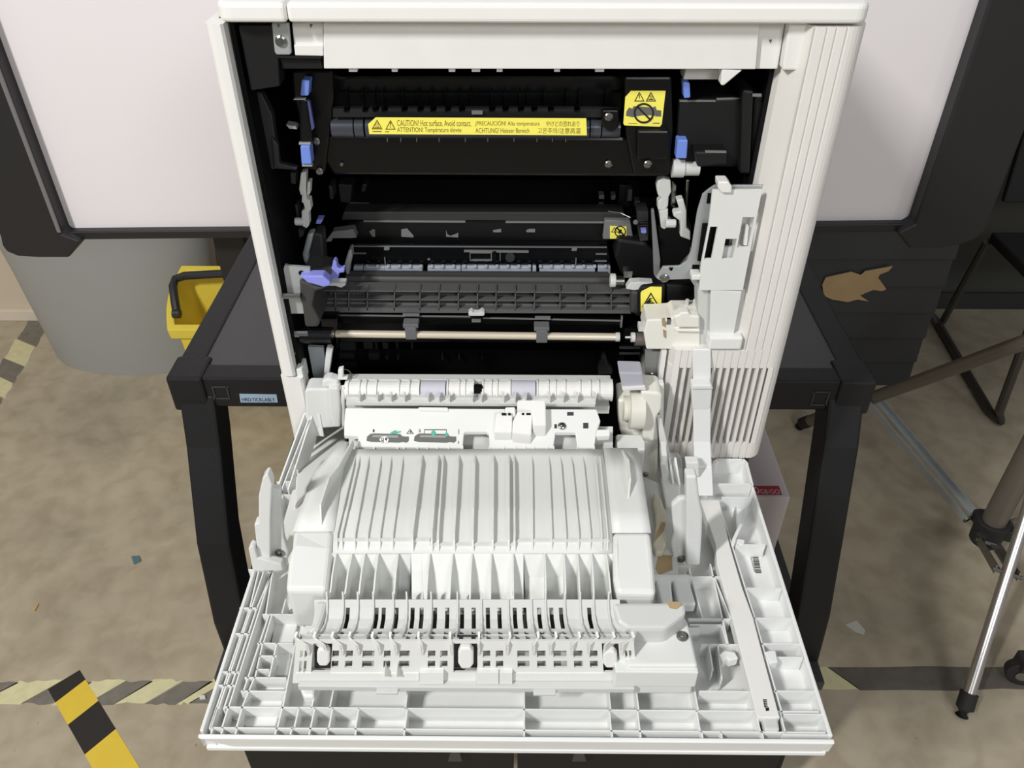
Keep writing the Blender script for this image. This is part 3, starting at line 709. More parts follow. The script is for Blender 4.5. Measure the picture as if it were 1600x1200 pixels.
# ---------------------------------------------------------------- paper path below the fuser
YD = 0.80
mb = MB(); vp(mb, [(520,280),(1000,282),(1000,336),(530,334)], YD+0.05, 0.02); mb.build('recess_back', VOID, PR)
mb = MB(); vp(mb, [(528,288),(550,289),(547,318),(532,316)], YD, 0.02); vp(mb, [(566,288),(573,288),(571,300),(564,300)], YD, 0.02); vp(mb, [(968,288),(985,290),(983,325),(966,322)], YD, 0.02); vp(mb, [(513,290),(519,292),(521,312),(515,312)], YD-0.02, 0.02)
mb.build_each('recess_bracket', DGREY, PR, bev=0.001)
mb = MB(); vp(mb, [(982,296),(988,296),(987,314),(980,314)], YD-0.01, 0.01); vp(mb, [(936,305),(944,305),(944,311),(936,311)], YD-0.01, 0.01); vp(mb, [(955,306),(962,305),(961,312),(955,312)], YD-0.01, 0.01); vp(mb, [(992,314),(1000,314),(999,322),(991,322)], YD-0.01, 0.01); vp(mb, [(936,322),(944,322),(944,325),(936,324)], YD-0.01, 0.01); vp(mb, [(545,322),(575,323),(572,326),(546,325)], YD-0.01, 0.01)
mb.build_each('contact_pad', MGREY, PR)
Y2 = 0.76
mb = MB(); vp(mb, [(537,331),(975,332),(978,346),(533,344)], Y2, 0.02); t1 = mb.build('transfer_unit', mat('transfer_grey', (50, 50, 50), 0.4), PR, bev=0.001, label='dark transfer unit')
mb = MB(); vp(mb, [(545,345),(985,346),(985,376),(545,375)], Y2+0.006, 0.02); mb.build('transfer_plate', BLACK, t1)
mb = MB(); vp(mb, [(568,344.5),(727,345.5),(727,348),(568,347)], Y2-0.001, 0.003); vp(mb, [(790,346),(945,346.5),(945,349),(790,348.5)], Y2-0.001, 0.003); mb.build_each('plate_edge', MGREY, t1)
mb = MB()
for q in ([(577,362),(582,358),(586,359),(586,370),(582,370)], [(627,359),(636,357),(646,368),(646,371),(627,370)], [(697,359),(699,366),(704,369),(712,366),(716,364),(716,371),(697,370)], [(770,360),(783,358),(783,363),(771,363)], [(822,360),(828,358),(836,358),(836,363),(823,363)]): vp(mb, q, Y2+0.0045, 0.001)
mb.build_each('light_window', MGREY, t1)
mb = MB(); vp(mb, [(945,344),(985,345),(990,374),(942,374)], Y2-0.006, 0.008); hc = mb.build('label_holder', MGREY, t1, bev=0.001)
mb = MB(); lab(mb, [(953,353),(979,354),(979,373),(953,373)], Y2-0.0066, 0.0004); sl_ = mb.build('touch_label', YELLOW, t1, label='small yellow no touching label')
mb = MB(); fn = mapY(Y2-0.0070); ringdec(mb, fn, 969, 362, 9, 9, 1.6, 18); lab(mb, [(962,356),(964,354.5),(976,367),(974.5,369)], Y2-0.0070, 0.0003); triframe(mb, fn, 960, 359, 10, 8, 0.24); lab(mb, [(965,363),(970,358),(972,360),(968,366)], Y2-0.0070, 0.0003); mb.build('warning_symbols', LABBLACK, sl_)
mb = MB(); vp(mb, [(550,381),(950,384),(955,416),(552,414)], Y2-0.004, 0.02); dv = mb.build('developer_cover', BLACKG, PR, bev=0.001)
mb = MB(); vp(mb, [(552,384.5),(948,386.5),(948,387.6),(552,385.6)], Y2-0.0055, 0.002)
vp(mb, [(600,385),(609,385),(608,391),(600,391)], Y2-0.006, 0.002); vp(mb, [(894,387),(902,387),(901,392),(893,392)], Y2-0.006, 0.002)
for a in ((552,396,572,397),(668,405,672,406.5),(931,397,948,398),(930,408,948,409),(601,403,602.4,417),(899,404,900.4,418)): vb(mb, *a, Y2-0.006, 0.002)
vp(mb, [(725,391.5),(826,392.5),(826,395),(725,394)], Y2-0.006, 0.002)
for e in ((734,395,768,396),(734,407,768,408),(734,395,735,408),(767,395,768.5,408),(781,396,782,408)): vb(mb, *e, Y2-0.007, 0.003)
mb.build_each('cover_edge', MGREY, dv)
mb = MB(); mb.tube([PY(797,402,Y2-0.004), PY(797,402,Y2-0.009)], 0.005, 12); vp(mb, [(770,393),(775,393),(775,413),(770,413)], Y2-0.007, 0.003); mb.build('cover_knob', BLACK, dv)
mb = MB(); segs = [(552,567),(568,601),(601,660),(668,720),(721,830),(832,838),(843,930),(934,954)]
for u0, u1 in segs: vp(mb, [(u0,416.5),(u1,417),(u1,428.5),(u0,428)], Y2-0.008, 0.012)
for u in range(570, 950, 17): vb(mb, u, 415.5, u+5, 419.5, Y2-0.010, 0.004)
mb.build('silver_strip', FOIL, dv, bev=0.0008)
Y3 = 0.735
mb = MB(); vp(mb, [(543,430),(950,432),(953,453),(538,450)], Y3, 0.006); hcyl(mb, 543, 950, 436, Y3+0.006, 0.009, 20); mb.build('transfer_belt', BELT, PR, smooth=True)
# spiked guide and ribbed beam
Y4 = 0.71
z_ = Y4
mb = MB()
for k, u in enumerate(range(548, 960, 5)):
    pk = 0 if (k % 2) else 2
    mb.add([PY(u-1.2, 457, Y4), PY(u+1.2, 457, Y4), PY(u, 446+pk, Y4+0.004), PY(u, 457, Y4+0.004)], [(0,1,2),(1,3,2),(3,0,2),(0,3,1)])
mb.build('separation_claws', mat('claw_grey', (96, 96, 96), 0.4), PR)
mb = MB(); vp(mb, [(495,453),(985,457),(985,459),(495,455)], Y4-0.006, 0.016); vp(mb, [(495,466.5),(985,471),(985,472.5),(495,468)], Y4-0.006, 0.012); vp(mb, [(490,480),(985,485),(986,490),(490,488)], Y4-0.006, 0.016)
for u in (495,524,545,574,616,656,686,716,746,775,805,835,875,915,955,985): vp(mb, [(u-0.8,453),(u+0.8,453),(u+0.8,485),(u-0.8,485)], Y4-0.006, 0.012)
gb = mb.build('ribbed_beam', mat('beam_grey', (88, 88, 88), 0.35), PR, label='dark ribbed paper guide beam')
mb = MB(); vp(mb, [(490,453),(990,457),(990,486),(490,484)], Y4+0.008, 0.02); mb.build('beam_back', BLACKM, gb)
mb = MB(); vp(mb, [(497,472),(984,476),(984,483),(497,479)], Y4+0.001, 0.008); vp(mb, [(497,459),(984,463),(984,467),(497,463)], Y4+0.003, 0.006); mb.build('beam_floor', mat('beam_floor_grey', (112, 112, 109), 0.5), gb)
mb = MB(); vp(mb, [(467,437),(478,440),(490,446),(512,451),(492,456),(488,478),(495,492),(500,500),(498,512),(476,512),(472,480),(469,470)], 0.662, 0.06); vp(mb, [(985,455),(1000,455),(1000,492),(985,490)], Y4-0.01, 0.02); mb.build_each('beam_end_cap', mat('endcap_grey', (60, 59, 58), 0.5), gb, bev=0.003)
mb = MB(); hcyl(mb, 443, 470, 462, 0.660, 0.0032, 10); hcyl(mb, 461, 482, 521, 0.664, 0.0038, 10); mb.build_each('stub_axle', CHROME, gb, smooth=True)
mb = MB(); vp(mb, [(992,486),(1036,486),(1038,494),(992,494)], Y4-0.010, 0.02); vp(mb, [(1003,448),(1040,444),(1038,490),(997,490),(998,456)], Y4-0.0145, 0.02); mb.build('label_plate', BLACKM, gb, bev=0.002)
YT = Y4-0.0162
mb = MB(); lab(mb, [(1003,455),(1017,448),(1034,448.5),(1033,484),(1030,487.5),(1001,487),(1001,458)], YT, 0.0006); tl = mb.build('pinch_label', YELLOW, gb, label='yellow triangle pinch warning label')
mb = MB(); fn = mapY(YT-0.0004); triframe(mb, fn, 1017, 468.5, 28, 23, 0.22); lab(mb, [(1009,474),(1015,466),(1020,466),(1015,469),(1019,470),(1013,475)], YT-0.0004, 0.0003); lab(mb, [(1008,475.5),(1024,475),(1020,472),(1014,474)], YT-0.0004, 0.0003)
mb.build('warning_symbols', LABBLACK, tl)
# feed bar and shaft
mb = MB(); vp(mb, [(516,493),(972,500),(972,508),(516,506)], Y4-0.004, 0.03); vp(mb, [(510,500),(973,503),(973,536),(512,535)], Y4+0.03, 0.02); fb = mb.build('feed_bar', BLACK, PR, bev=0.001)
mb = MB(); vp(mb, [(516,492.5),(735,495),(735,496),(516,493.5)], Y4-0.0055, 0.002); vp(mb, [(755,497),(971,501.5),(971,502.6),(755,498)], Y4-0.0055, 0.002); vb(mb, 629, 492, 655, 494, Y4-0.008, 0.004); vb(mb, 836, 497, 860, 499.5, Y4-0.008, 0.004); vb(mb, 970, 496, 972.5, 512, Y4-0.008, 0.004)
vb(mb, 737, 501.5, 751, 503.5, Y4-0.008, 0.004); mb.build('bar_edge', MGREY, fb)
mb = MB(); vp(mb, [(732,488),(737,487),(741,489),(748,489),(752,487),(757,488),(757,493),(754,494),(735,494),(732,493)], Y4-0.012, 0.008); mb.build('white_clip', GREYW, fb, bev=0.0006)
YS = Y4-0.020
a = PY(525, 521.5, YS); b_ = PY(965, 526.5, YS)
mb = MB(); mb.tube([a, b_], 0.0040, 16); sh = mb.build('steel_shaft', mat('warm_steel', (240, 228, 206), 0.25, 0.45), PR, smooth=True, label='polished steel roller shaft')
mb = MB(); p = PY(965, 526.5, YS); mb.tube([p+V((-0.002,0,0)), p+V((0.002,0,0))], 0.0048, 12); mb.build('bushing', GREYW, sh)
for u, v in ((641.5, 519), (846.5, 524)):
    mb = MB(); vb(mb, u-12, v-12, u+12, v-6, YS-0.003, 0.012); vb(mb, u-8.5, v-7, u+9, v+12, YS-0.005, 0.012); mb.build('shaft_clip', mat('clip_grey', (104, 104, 106), 0.4), sh, bev=0.0008)
mb = MB(); mb.tube([PY(470,523,0.668), PY(520,524,0.668)], 0.0085, 16); vp(mb, [(500,498),(527,498),(529,545),(505,545)], Y4-0.02, 0.03); vp(mb, [(468,534),(495,525),(527,524),(528,545),(470,540)], Y4-0.02, 0.01); mb.build('shaft_holder', BLACKG, PR, bev=0.001)
mb = MB(); vp(mb, [(975,513),(1005,515),(1006,553),(975,548)], Y4-0.004, 0.03); vb(mb, 968, 541, 1002, 545, Y4-0.012, 0.02); mb.build('shaft_holder', BLACK, PR, bev=0.001)
mb = MB(); vb(mb, 968, 543, 1000, 545, Y4-0.0135, 0.002); vb(mb, 968, 552, 1000, 554, Y4-0.0135, 0.002); mb.build('holder_edge', DGREY, PR)
# dark lower mechanism (details left of the gap)
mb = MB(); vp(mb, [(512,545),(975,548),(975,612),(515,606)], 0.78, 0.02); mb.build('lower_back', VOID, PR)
mb = MB()
for q in ((530,530,555,547),(568,534,582,545),(586,532,589,545),(598,535,606,545),(619,533,621.5,545),(642,533,645,545),(530,552,553,560),(576,552,592,562),(602,556,607,562),(620,555,623,563),(528,566,556,575),(690,555,692,562),(716,556,718,562),(752,556,754,562)): vb(mb, *q, 0.77, 0.01)
mb.build_each('lower_mechanism', mat('dim_grey', (34, 35, 36), 0.5), PR)
mb = MB(); vp(mb, [(935,570),(941,556),(946,556),(950,570),(957,578),(957,585),(935,586)], 0.76, 0.01); mb.build('dark_bracket', DGREY, PR, bev=0.001)

# ---------------------------------------------------------------- left linkage
mb = MB(); vp(mb, [(445,414),(455,416),(484,418),(486,450),(489,490),(455,490),(443,420)], 0.666, 0.003); lp = mb.build('left_plate', SHEET, PR)
mb = MB(); p = PY(471, 427, 0.6655); mb.tube([p, p+V((0, 0.001, 0))], 0.0028, 12); mb.build('plate_hole', VOID, lp)
mb = MB(); vp(mb, [(480,366),(490,364),(481,400),(483,412),(478,416),(474,408),(472,398)], 0.705, 0.012); mb.build('side_arm', SHEET, PR, bev=0.002)
mb = MB(); vp(mb, [(490,364),(503,366),(508,440),(484,418),(482,400)], 0.712, 0.02); mb.build('side_arm_body', DGREY, PR, bev=0.002)
mb = MB()
for q in ([(470,270),(478,268),(478,300),(470,306),(467,296)], [(472,299),(478,298),(479,312),(484,312),(486,328),(482,332),(483,352),(479,357),(473,354),(471,350),(471,330),(476,327),(474,318),(471,316)], [(480,285),(485,284),(484,304),(479,306)]): vp(mb, q, 0.70, 0.01)
hcyl(mb, 461, 477, 346, 0.703, 0.0038, 12); mb.build('white_link', GREYW, PR, bev=0.0008)
mb = MB(); vp(mb, [(454,270),(462,270),(462,288),(455,286)], 0.71, 0.01); vp(mb, [(461,320),(465,320),(467,340),(464,340)], 0.71, 0.01); vp(mb, [(466,358),(475,360),(474,368),(468,372)], 0.71, 0.01); mb.build_each('link_mount', DGREY, PR)
mb = MB(); vp(mb, [(495,343),(505,343),(501,350),(493,350)], 0.72, 0.01); mb.build('blue_tab', PURPLE, PR, bev=0.0005)
mb = MB(); vp(mb, [(520,362),(552,358),(557,371),(545,372),(520,372),(518,377),(508,378)], 0.745, 0.01); mb.build('inner_bracket', MGREY, PR)
mb = MB(); vp(mb, [(544,392),(549,390),(550,403),(546,420),(545,430),(540,428),(538,412)], 0.735, 0.014); mb.build('roller_arm', SHEET, PR, bev=0.0015)
mb = MB(); vp(mb, [(468,431),(504,431),(510,436),(516,441),(516,447),(505,449),(495,446),(480,442)], 0.658, 0.012)
pl = mb.build('blue_lever', PURPLE, PR, bev=0.0015, label='violet blue release lever lying flat')
mb = MB(); vp(mb, [(512,430),(513,421),(518,420),(520,409),(523,406),(526,410),(527,418),(532,421),(538,419),(538,426),(530,427),(527,440),(512,441)], Y4-0.012, 0.008); mb.build('blue_lever', PURPLE, PR, bev=0.001, label='violet blue release lever standing up')
mb = MB(); vp(mb, [(512,442),(539,442.5),(540,446),(533,450),(524,447),(513,447)], Y4-0.022, 0.01); mb.build('lever_pin', GREYW, PR, bev=0.0006)
# lower left white guides
mb = MB(); vp(mb, [(481,542),(505,543),(513,602),(492,602)], 0.685, 0.004); mb.build('lower_left_plate', mat('blue_grey_sheet', (168, 176, 178), 0.5), PR)
mb = MB(); vp(mb, [(510,543),(518,543),(514,570),(508,598),(504,596)], 0.68, 0.006); vp(mb, [(516,545),(520,545),(516,575),(512,600),(509,600)], 0.676, 0.006); mb.build_each('lower_left_guide', CLEARW, PR, bev=0.001)

# ---------------------------------------------------------------- right linkage and bracket
mb = MB(); vp(mb, [(1108,296),(1117,290),(1190,290),(1205,268),(1205,300),(1190,452),(1085,447),(1078,436),(1030,438),(1025,434),(1036,417),(1062,416),(1073,408),(1080,392),(1090,330),(1098,304)], 0.668, 0.003)
br = mb.build('right_bracket', SHEET, PR, bev=0.0006, label='curved galvanised bracket')
mb = MB()
for q in ([(1106,302),(1115,302),(1113,318),(1104,318)], [(1082,414),(1093,414),(1090,430),(1080,429)], [(1045,418),(1052,418),(1050,423),(1047,423)]): vp(mb, q, 0.6675, 0.001)
mb.build_each('bracket_hole', VOID, br)
screw(br, PY(1038, 434, 0.668), (0, -1, 0), 0.0045)
mb = MB(); vb(mb, 1081, 430, 1095, 438, 0.655, 0.012); mb.build('white_hook', WHITE, PR, bev=0.001)
mb = MB(); vp(mb, [(1122,284),(1138,284),(1144,292),(1143,302),(1128,302),(1122,294)], 0.652, 0.014); mb.build('top_clip', WHITE, PR, bev=0.0012)
# cover plate, slanted grid with openings
def le(v): return interp([(296,1113),(350,1107),(412,1095),(452,1092)], v)
def re(v): return interp([(296,1190),(452,1160)], v)
def cover(s, v): return PY(lerp(le(v), re(v), s), v, 0.657)
ss = [0, 0.04, 0.20, 0.42, 0.52, 0.66, 0.70, 0.95, 1.0]; vv = [296, 300, 338, 353, 372, 386, 404, 412, 452]
def sk(s, v):
    if 0.04 < s < 0.20 and 353 < v < 404: return True
    if 0.70 < s < 0.95 and 338 < v < 386: return True
    if 0.42 < s < 0.66 and 372 < v < 404: return True
    return False
mb = MB(); mb.grid(ss, vv, cover, sk); mb.build('cover_plate', WHITEIN, PR, solid=0.003, label='pale cover plate with three openings')
mb = MB(); vp(mb, [(1150,332),(1186,332),(1180,392),(1142,392)], 0.666, 0.002); vp(mb, [(1128,386),(1150,386),(1148,412),(1122,412)], 0.661, 0.004); mb.build_each('plate_recess', GREYW, PR)
mb = MB(); vp(mb, [(1166,354),(1170,354),(1167,383),(1162,383)], 0.658, 0.006); mb.build('recess_rib', WHITE, PR)
mb = MB(); vp(mb, [(1126,368),(1141,368),(1138,388),(1124,388)], 0.664, 0.002); vp(mb, [(1098,350),(1120,350),(1113,408),(1090,408)], 0.664, 0.002); mb.build_each('dark_opening', VOID, PR)
mb = MB(); vp(mb, [(1111,453),(1159,456),(1146,526),(1109,526)], 0.656, 0.004); mb.build('lower_cover', WHITEIN, PR, bev=0.0006)
mb = MB(); vp(mb, [(1090,448),(1164,452),(1155,560),(1092,560)], 0.662, 0.02); mb.build('side_wall_panel', GREYW, PR)
mb = MB(); vp(mb, [(1018,330),(1022,328),(1032,405),(1031,432),(1026,436),(1022,430),(1021,400)], 0.69, 0.006); mb.build('grey_side_lever', MGREY, PR, bev=0.001)
mb = MB()
for q in ([(1028,283),(1036,278),(1048,282),(1049,300),(1045,308),(1044,322),(1038,330),(1028,328),(1028,316),(1034,310),(1028,305),(1026,292)], [(1030,330),(1044,326),(1044,345),(1050,345),(1050,352),(1043,355),(1038,359),(1033,356)]): vp(mb, q, 0.695, 0.01)
hcyl(mb, 1040, 1056, 349, 0.690, 0.004, 12); mb.build('white_link', GREYW, PR, bev=0.001)
mb = MB(); vp(mb, [(1057,313),(1068,311),(1073,330),(1073,356),(1079,362),(1079,376),(1063,370),(1063,346),(1052,338),(1053,332),(1063,331)], 0.69, 0.01); mb.build('white_pawl', GREYW, PR, bev=0.0012)
mb = MB(); vp(mb, [(1072,280),(1078,282),(1074,340),(1071,336)], 0.70, 0.01); vp(mb, [(1050,282),(1058,290),(1056,325),(1048,322)], 0.705, 0.01); mb.build('chrome_rod', CHROME, PR, bev=0.001)
mb = MB(); vp(mb, [(996,330),(1013,330),(1013,376),(1000,377)], 0.735, 0.02)
for k in range(5): vb(mb, 999, 344+k*4, 1011, 345.2+k*4, 0.732, 0.004)
mb.build('black_ratchet', DGREY, PR, bev=0.001)
mb = MB(); vp(mb, [(1002,360),(1010,360),(1009,364.5),(1002,364)], 0.725, 0.006); mb.build('blue_tab', PURPLE, PR)
mb = MB(); vp(mb, [(965,372),(1010,378),(1028,400),(1025,440),(970,430),(960,400)], 0.745, 0.03); mb.build('gear_cover', BLACKM, PR, bev=0.004)
mb = MB(); vp(mb, [(985,442),(1000,441),(1028,443),(1010,452),(990,454),(978,452)], 0.70, 0.01); hcyl(mb, 953, 962, 438, 0.71, 0.007, 16); mb.build('right_lever', GREYW, PR, bev=0.001)
mb = MB(); hcyl(mb, 962, 975, 439, 0.712, 0.005, 14); vb(mb, 975, 424, 988, 434, 0.71, 0.01); mb.build('metal_collar', CHROME, PR, smooth=True)
mb = MB(); mb.tube([PY(993,347,0.735), PY(993,347,0.729)], 0.0024, 10); mb.tube([PY(950,330,0.74), PY(970,333,0.738), PY(985,340,0.736)], 0.0006, 6); mb.build('spring_wire', CHROME, PR)
mb = MB(); vp(mb, [(1040,444),(1092,447),(1092,500),(1042,500)], 0.70, 0.02); mb.build('right_inner_block', BLACKM, PR, bev=0.002)
mb = MB(); vp(mb, [(1028,352),(1080,352),(1078,395),(1062,412),(1036,415)], 0.75, 0.02); mb.build('gear_recess', BLACKM, PR)
mb = MB()
for u in (1074, 1086): mb.tube([PY(u, 468, 0.68), PY(u-3, 500, 0.68)], 0.0018, 8)
mb.build_each('white_pin', GREYW, PR, smooth=True)
# motor block
YM = 0.660
mb = MB(); vp(mb, [(1011,500),(1040,499),(1050,498),(1054,494),(1094,494),(1094,546),(1010,546),(1006,520)], YM, 0.03)
vp(mb, [(1052,494),(1060,493),(1063,489),(1076,488),(1079,493),(1093,495),(1093,512),(1058,512)], YM-0.006, 0.012); vp(mb, [(1056,515),(1094,515),(1094,520),(1056,519)], YM-0.004, 0.006)
mo = mb.build('motor_housing', IVORY, PR, bev=0.002, segs=3, label='ivory plastic drive housing')
mb = MB(); vp(mb, [(1034,499),(1038,497),(1041,505),(1040,512),(1035,509)], YM-0.0005, 0.001); vp(mb, [(1036,515),(1041,517),(1041,529),(1037,526)], YM-0.0005, 0.001); mb.build('brown_stain', STAIN, mo)
mb = MB(); vb(mb, 1042, 499, 1048, 507, YM-0.001, 0.003); mb.build('metal_tab', CHROME, mo)
mb = MB(); hcyl(mb, 977, 1002, 527, YM+0.01, 0.0011, 8); hcyl(mb, 986, 992, 527, YM+0.01, 0.005, 12); mb.build('drive_pin', GREYW, mo)
mb = MB(); hcyl(mb, 992, 1008, 530, YM+0.012, 0.0068, 16); mb.build('drive_hub', mat('brown_hub', (96, 86, 80), 0.5), mo, smooth=True)
mb = MB(); vb(mb, 998, 511, 1008, 518, YM+0.004, 0.01); mb.build('housing_tab', GREYW, mo)
# below motor
mb = MB(); vp(mb, [(1008,549),(1033,549),(1026,611),(1009,611)], 0.668, 0.004); gs = mb.build('grey_side_plate', mat('grey_sheet_dark', (128, 128, 126), 0.5), PR)
screw(gs, PY(1017, 586, 0.668), (0, -1, 0), 0.004); screw(gs, PY(1015, 601, 0.668), (0, -1, 0), 0.002)
mb = MB(); vp(mb, [(1034,549),(1042,549),(1033,612),(1026,612)], 0.660, 0.01); vp(mb, [(1043,547),(1056,547),(1045,640),(1030,640)], 0.667, 0.01); mb.build_each('white_side_rail', WHITE, PR)
mb = MB(); q = PY(1169, 733, 0.70)
mb.tube([V((q.x, 0.71, CAMH-HT)), V((q.x, 0.71, ZB-0.001))], 0.011, 16)
mb = MB()
for xx, yy in ((0.247, 0.668), (-0.2, YF+0.04), (-0.2, 1.05), (0.22, 1.05)):
    f = MB(); f.tube([V((xx, yy, CAMH-HT+0.0003 if yy > YF else ZB-0.018)), V((xx, yy, ZB+0.001))], 0.011, 18); f.build('foot', RUB, PR, smooth=True)
mb = MB(); mb.box((XO0+0.004, YP+0.012, ZB), (XO1-0.004, YBK-0.004, ZB+0.004)); mb.build('base_plate', DGREY, PR)
mb = MB(); mb.box((XO0+0.001, YBK-0.004, ZB), (XO1-0.001, YBK, ztop)); mb.build('back_panel', WHITE, PR)

# ================================================================== the open door (child of the printer)
HD = 0.605; HF = 0.6235
X0, X1 = -0.248, 0.2475; YD0 = PH(800, 1157, HD).y; YD1 = 0.650
def zz(H): return CAMH-H
def wall(mb, p, q, h, t=0.0012, mi=0):
    p = V(p); q = V(q); d = (q-p); d.z = 0; d.normalize(); s = V((-d.y, d.x, 0))*t/2; dn = V((0, 0, -h))
    return mb.add([p-s, p+s, q+s, q-s, p-s+dn, p+s+dn, q+s+dn, q-s+dn], [(0,3,2,1),(4,5,6,7),(0,1,5,4),(1,2,6,5),(2,3,7,6),(3,0,4,7)], mi)
mb = MB()
mb.box((X0+0.002, YD0+0.002, zz(0.6285)), (X1-0.002, YD1-0.02, zz(HF)))
t_ = 0.0032
for x in (X0, X1-t_): mb.box((x, YD0+0.006, zz(0.6285)), (x+t_, YD1 if x > 0 else YD1-0.008, zz(HD)))
mb.prism([V((X0, YD0+0.0035, zz(HD))), V((X0, YD0, zz(HD+0.001))), V((X0, YD0+0.0035, zz(0.6275))), V((X0, YD0+0.03, zz(0.6310))), V((X0, YD0+0.04, zz(0.6265))), V((X0, YD0+0.0045, zz(HF)))], (X1-X0, 0, 0))
for i_ in range(len(mb.v)-12, len(mb.v)):
    x, y, z = mb.v[i_]
    if y < YD0+0.035 and z < zz(0.6265): mb.v[i_] = (x+0.028 if x < 0 else x-0.006, y, z)
DR = mb.build('side_door', SHELL, PR, bev=0.001, label='white folded down door with ribbed inner face')
zr = zz(HD+0.0008); zf = HF-HD-0.0008+0.0005
# --- front rib grid
mb = MB()
def xr_(u, v): return PH(u, v, HD).x
def yr_(v): return PH(800, v, HD).y
y1, y2, y3 = yr_(1077), yr_(1107.5), yr_(1140)
wall(mb, (X0+0.014, y2, zr), (X1-0.005, y2, zr), zf); wall(mb, (X0+0.008, y3, zr), (X1-0.005, y3, zr), zf)
for u in (331,347,369,431,455,484,511,556,632,819,956,1000,1096,1126,1190): wall(mb, (xr_(u,1140), y3, zr), (xr_(u,1140), YD0+0.004, zr), zf)
for u in (338,355,377,440,466,491,519,560,636,819,952,996,1088,1180,1218): wall(mb, (xr_(u,1108), y2, zr), (xr_(u,1108), y3, zr), zf)
for u in (493,521,637,819,951,994,1085,1172): wall(mb, (xr_(u,1075), yr_(1060), zr), (xr_(u,1075), y2, zr), zf)
wall(mb, (xr_(1092,1076), y1, zr), (xr_(1178,1076), y1, zr), zf)
# --- left columns
def hr(u0, u1, v): a = PH(u0, v, HD); b2 = PH(u1, v, HD); wall(mb, (a.x, a.y, zr), (b2.x, a.y, zr), zf)
def vr(u, v, u2, v2): a = PH(u, v, HD); b2 = PH(u2, v2, HD); wall(mb, (a.x, a.y, zr), (b2.x, b2.y, zr), zf)
for u0, u1, v in ((374,401,949),(362,390,989),(347,374,1049),(341,367,1070),(388,420,889),(432,470,752),(424,462,772)): hr(u0, u1, v)
vr(412, 890, 341, 1106); vr(404, 890, 390, 949); vr(390, 949, 327, 1137); vr(426, 890, 401, 949); vr(425, 890, 356, 1106)
vr(401, 949, 349, 1107); vr(443, 770, 432, 800)
for u0, u1, v in ((410,470,959),(402,458,1004),(404,432,1024),(400,420,1045),(382,447,1058),(376,445,1079),(448,458,890)): hr(u0, u1, v)
vr(424, 961, 411, 1004); vr(410, 1004, 398, 1058); vr(432, 1004, 420, 1058); vr(397, 1058, 377, 1106); vr(420, 959, 380, 1079); vr(462, 1000, 441, 1106)
vr(425, 895, 415, 958); vr(446, 935, 440, 959)
# --- right columns
for u0, u1, v in ((1098,1168,759),(1128,1175,776),(1150,1196,850),(1165,1222,918),(1177,1240,965),(1190,1252,1005),(1195,1255,1026),(1210,1275,1079),(1225,1287,1115),(1223,1296,1147)): hr(u0, u1, v)
for u0, u1, v in ((1076,1142,966),(1078,1130,975),(1096,1156,1006),(1055,1128,900),(1060,1095,980)): hr(u0, u1, v)
vr(1125, 790, 1180, 966); vr(1180, 966, 1222, 1112); vr(1150, 790, 1153, 850); vr(1082, 905, 1098, 965); vr(1110, 880, 1138, 1006); vr(1128, 975, 1136, 1006); vr(1108, 1006, 1114, 1045); vr(1122, 1006, 1128, 1060); vr(1116, 900, 1142, 966)
mb.build('door_rib_grid', SHELL, DR)
# raised blocks inside the columns
mb = MB()
for q in ([(431,962),(468,962),(458,1003),(424,1003)], [(412,1008),(430,1008),(420,1022),(409,1022)], [(436,1008),(456,1008),(448,1055),(426,1055)], [(398,1061),(446,1061),(445,1077),(393,1077)], [(394,1082),(444,1082),(440,1104),(385,1104)], [(345,1110),(437,1110),(430,1135),(385,1135)]): hp(mb, q, HF-0.004, 0.004)
mb.build_each('raised_pad', SHELL, DR, bev=0.0008)
mb = MB(); hp(mb, [(1113,724),(1166,724),(1180,775),(1100,775)], HF-0.002, 0.004)
for p, q in (((1116,722),(1122,718)), ((1122,718),(1160,718)), ((1160,718),(1166,722)), ((1116,722),(1111,757)), ((1166,722),(1175,757)), ((1110,757),(1174,757))): wall(mb, PH(*p, HD-0.004), PH(*q, HD-0.004), 0.022, 0.003)
mb.build('corner_pocket', SHELL, DR)
mb = MB()
for k in range(8):
    u = 1155+k*18; p = PH(u, 1160, HD); mb.tube([V((p.x-0.002, YD0+0.008, zz(0.6285))), V((p.x-0.002, YD0+0.04, zz(0.6315)))], 0.0022, 8)
mb.build('grip_ridges', SHELL, DR)
# flat cover strip on the right
mb = MB(); hp(mb, [(1094,781),(1124,781),(1140,850),(1160,918),(1177,965),(1190,1015),(1216,1112),(1219,1121),(1184,1121),(1181,1112),(1144,965),(1120,880),(1118,850)], HD-0.0025, 0.012); cs = mb.build('cable_cover', WHITE, DR, bev=0.0008, label='long flat white cover strip')
mb = MB(); hp(mb, [(1190,1117),(1215,1117),(1219,1141),(1195,1141)], HD-0.001, 0.008); mb.build('cover_end_tab', GREYW, cs, bev=0.002)
mb = MB()
for k in range(5): hp(mb, [(1192.5+k*0.3, 1093+k*2.6), (1198+k*0.3, 1092.6+k*2.6), (1198.4+k*0.3, 1094.2+k*2.6), (1193+k*0.3, 1094.6+k*2.6)], HD-0.0027, 0.0004)
hp(mb, [(1192,1092),(1193,1092),(1198,1110),(1197,1110)], HD-0.0027, 0.0003)
hp(mb, [(1196,1106),(1201,1105),(1202,1110),(1197,1111)], HD-0.0028, 0.0004); mb.build('printed_mark', LABBLACK, cs)
mb = MB()
random.seed(3)
for k in range(16):
    v = 866+k*1.9; hgt = random.choice((0.5, 0.9, 1.3)); u = 1175+k*0.38
    hp(mb, [(u, v), (u+9, v), (u+9.2, v+hgt), (u+0.2, v+hgt)], HF-0.0006, 0.0005)
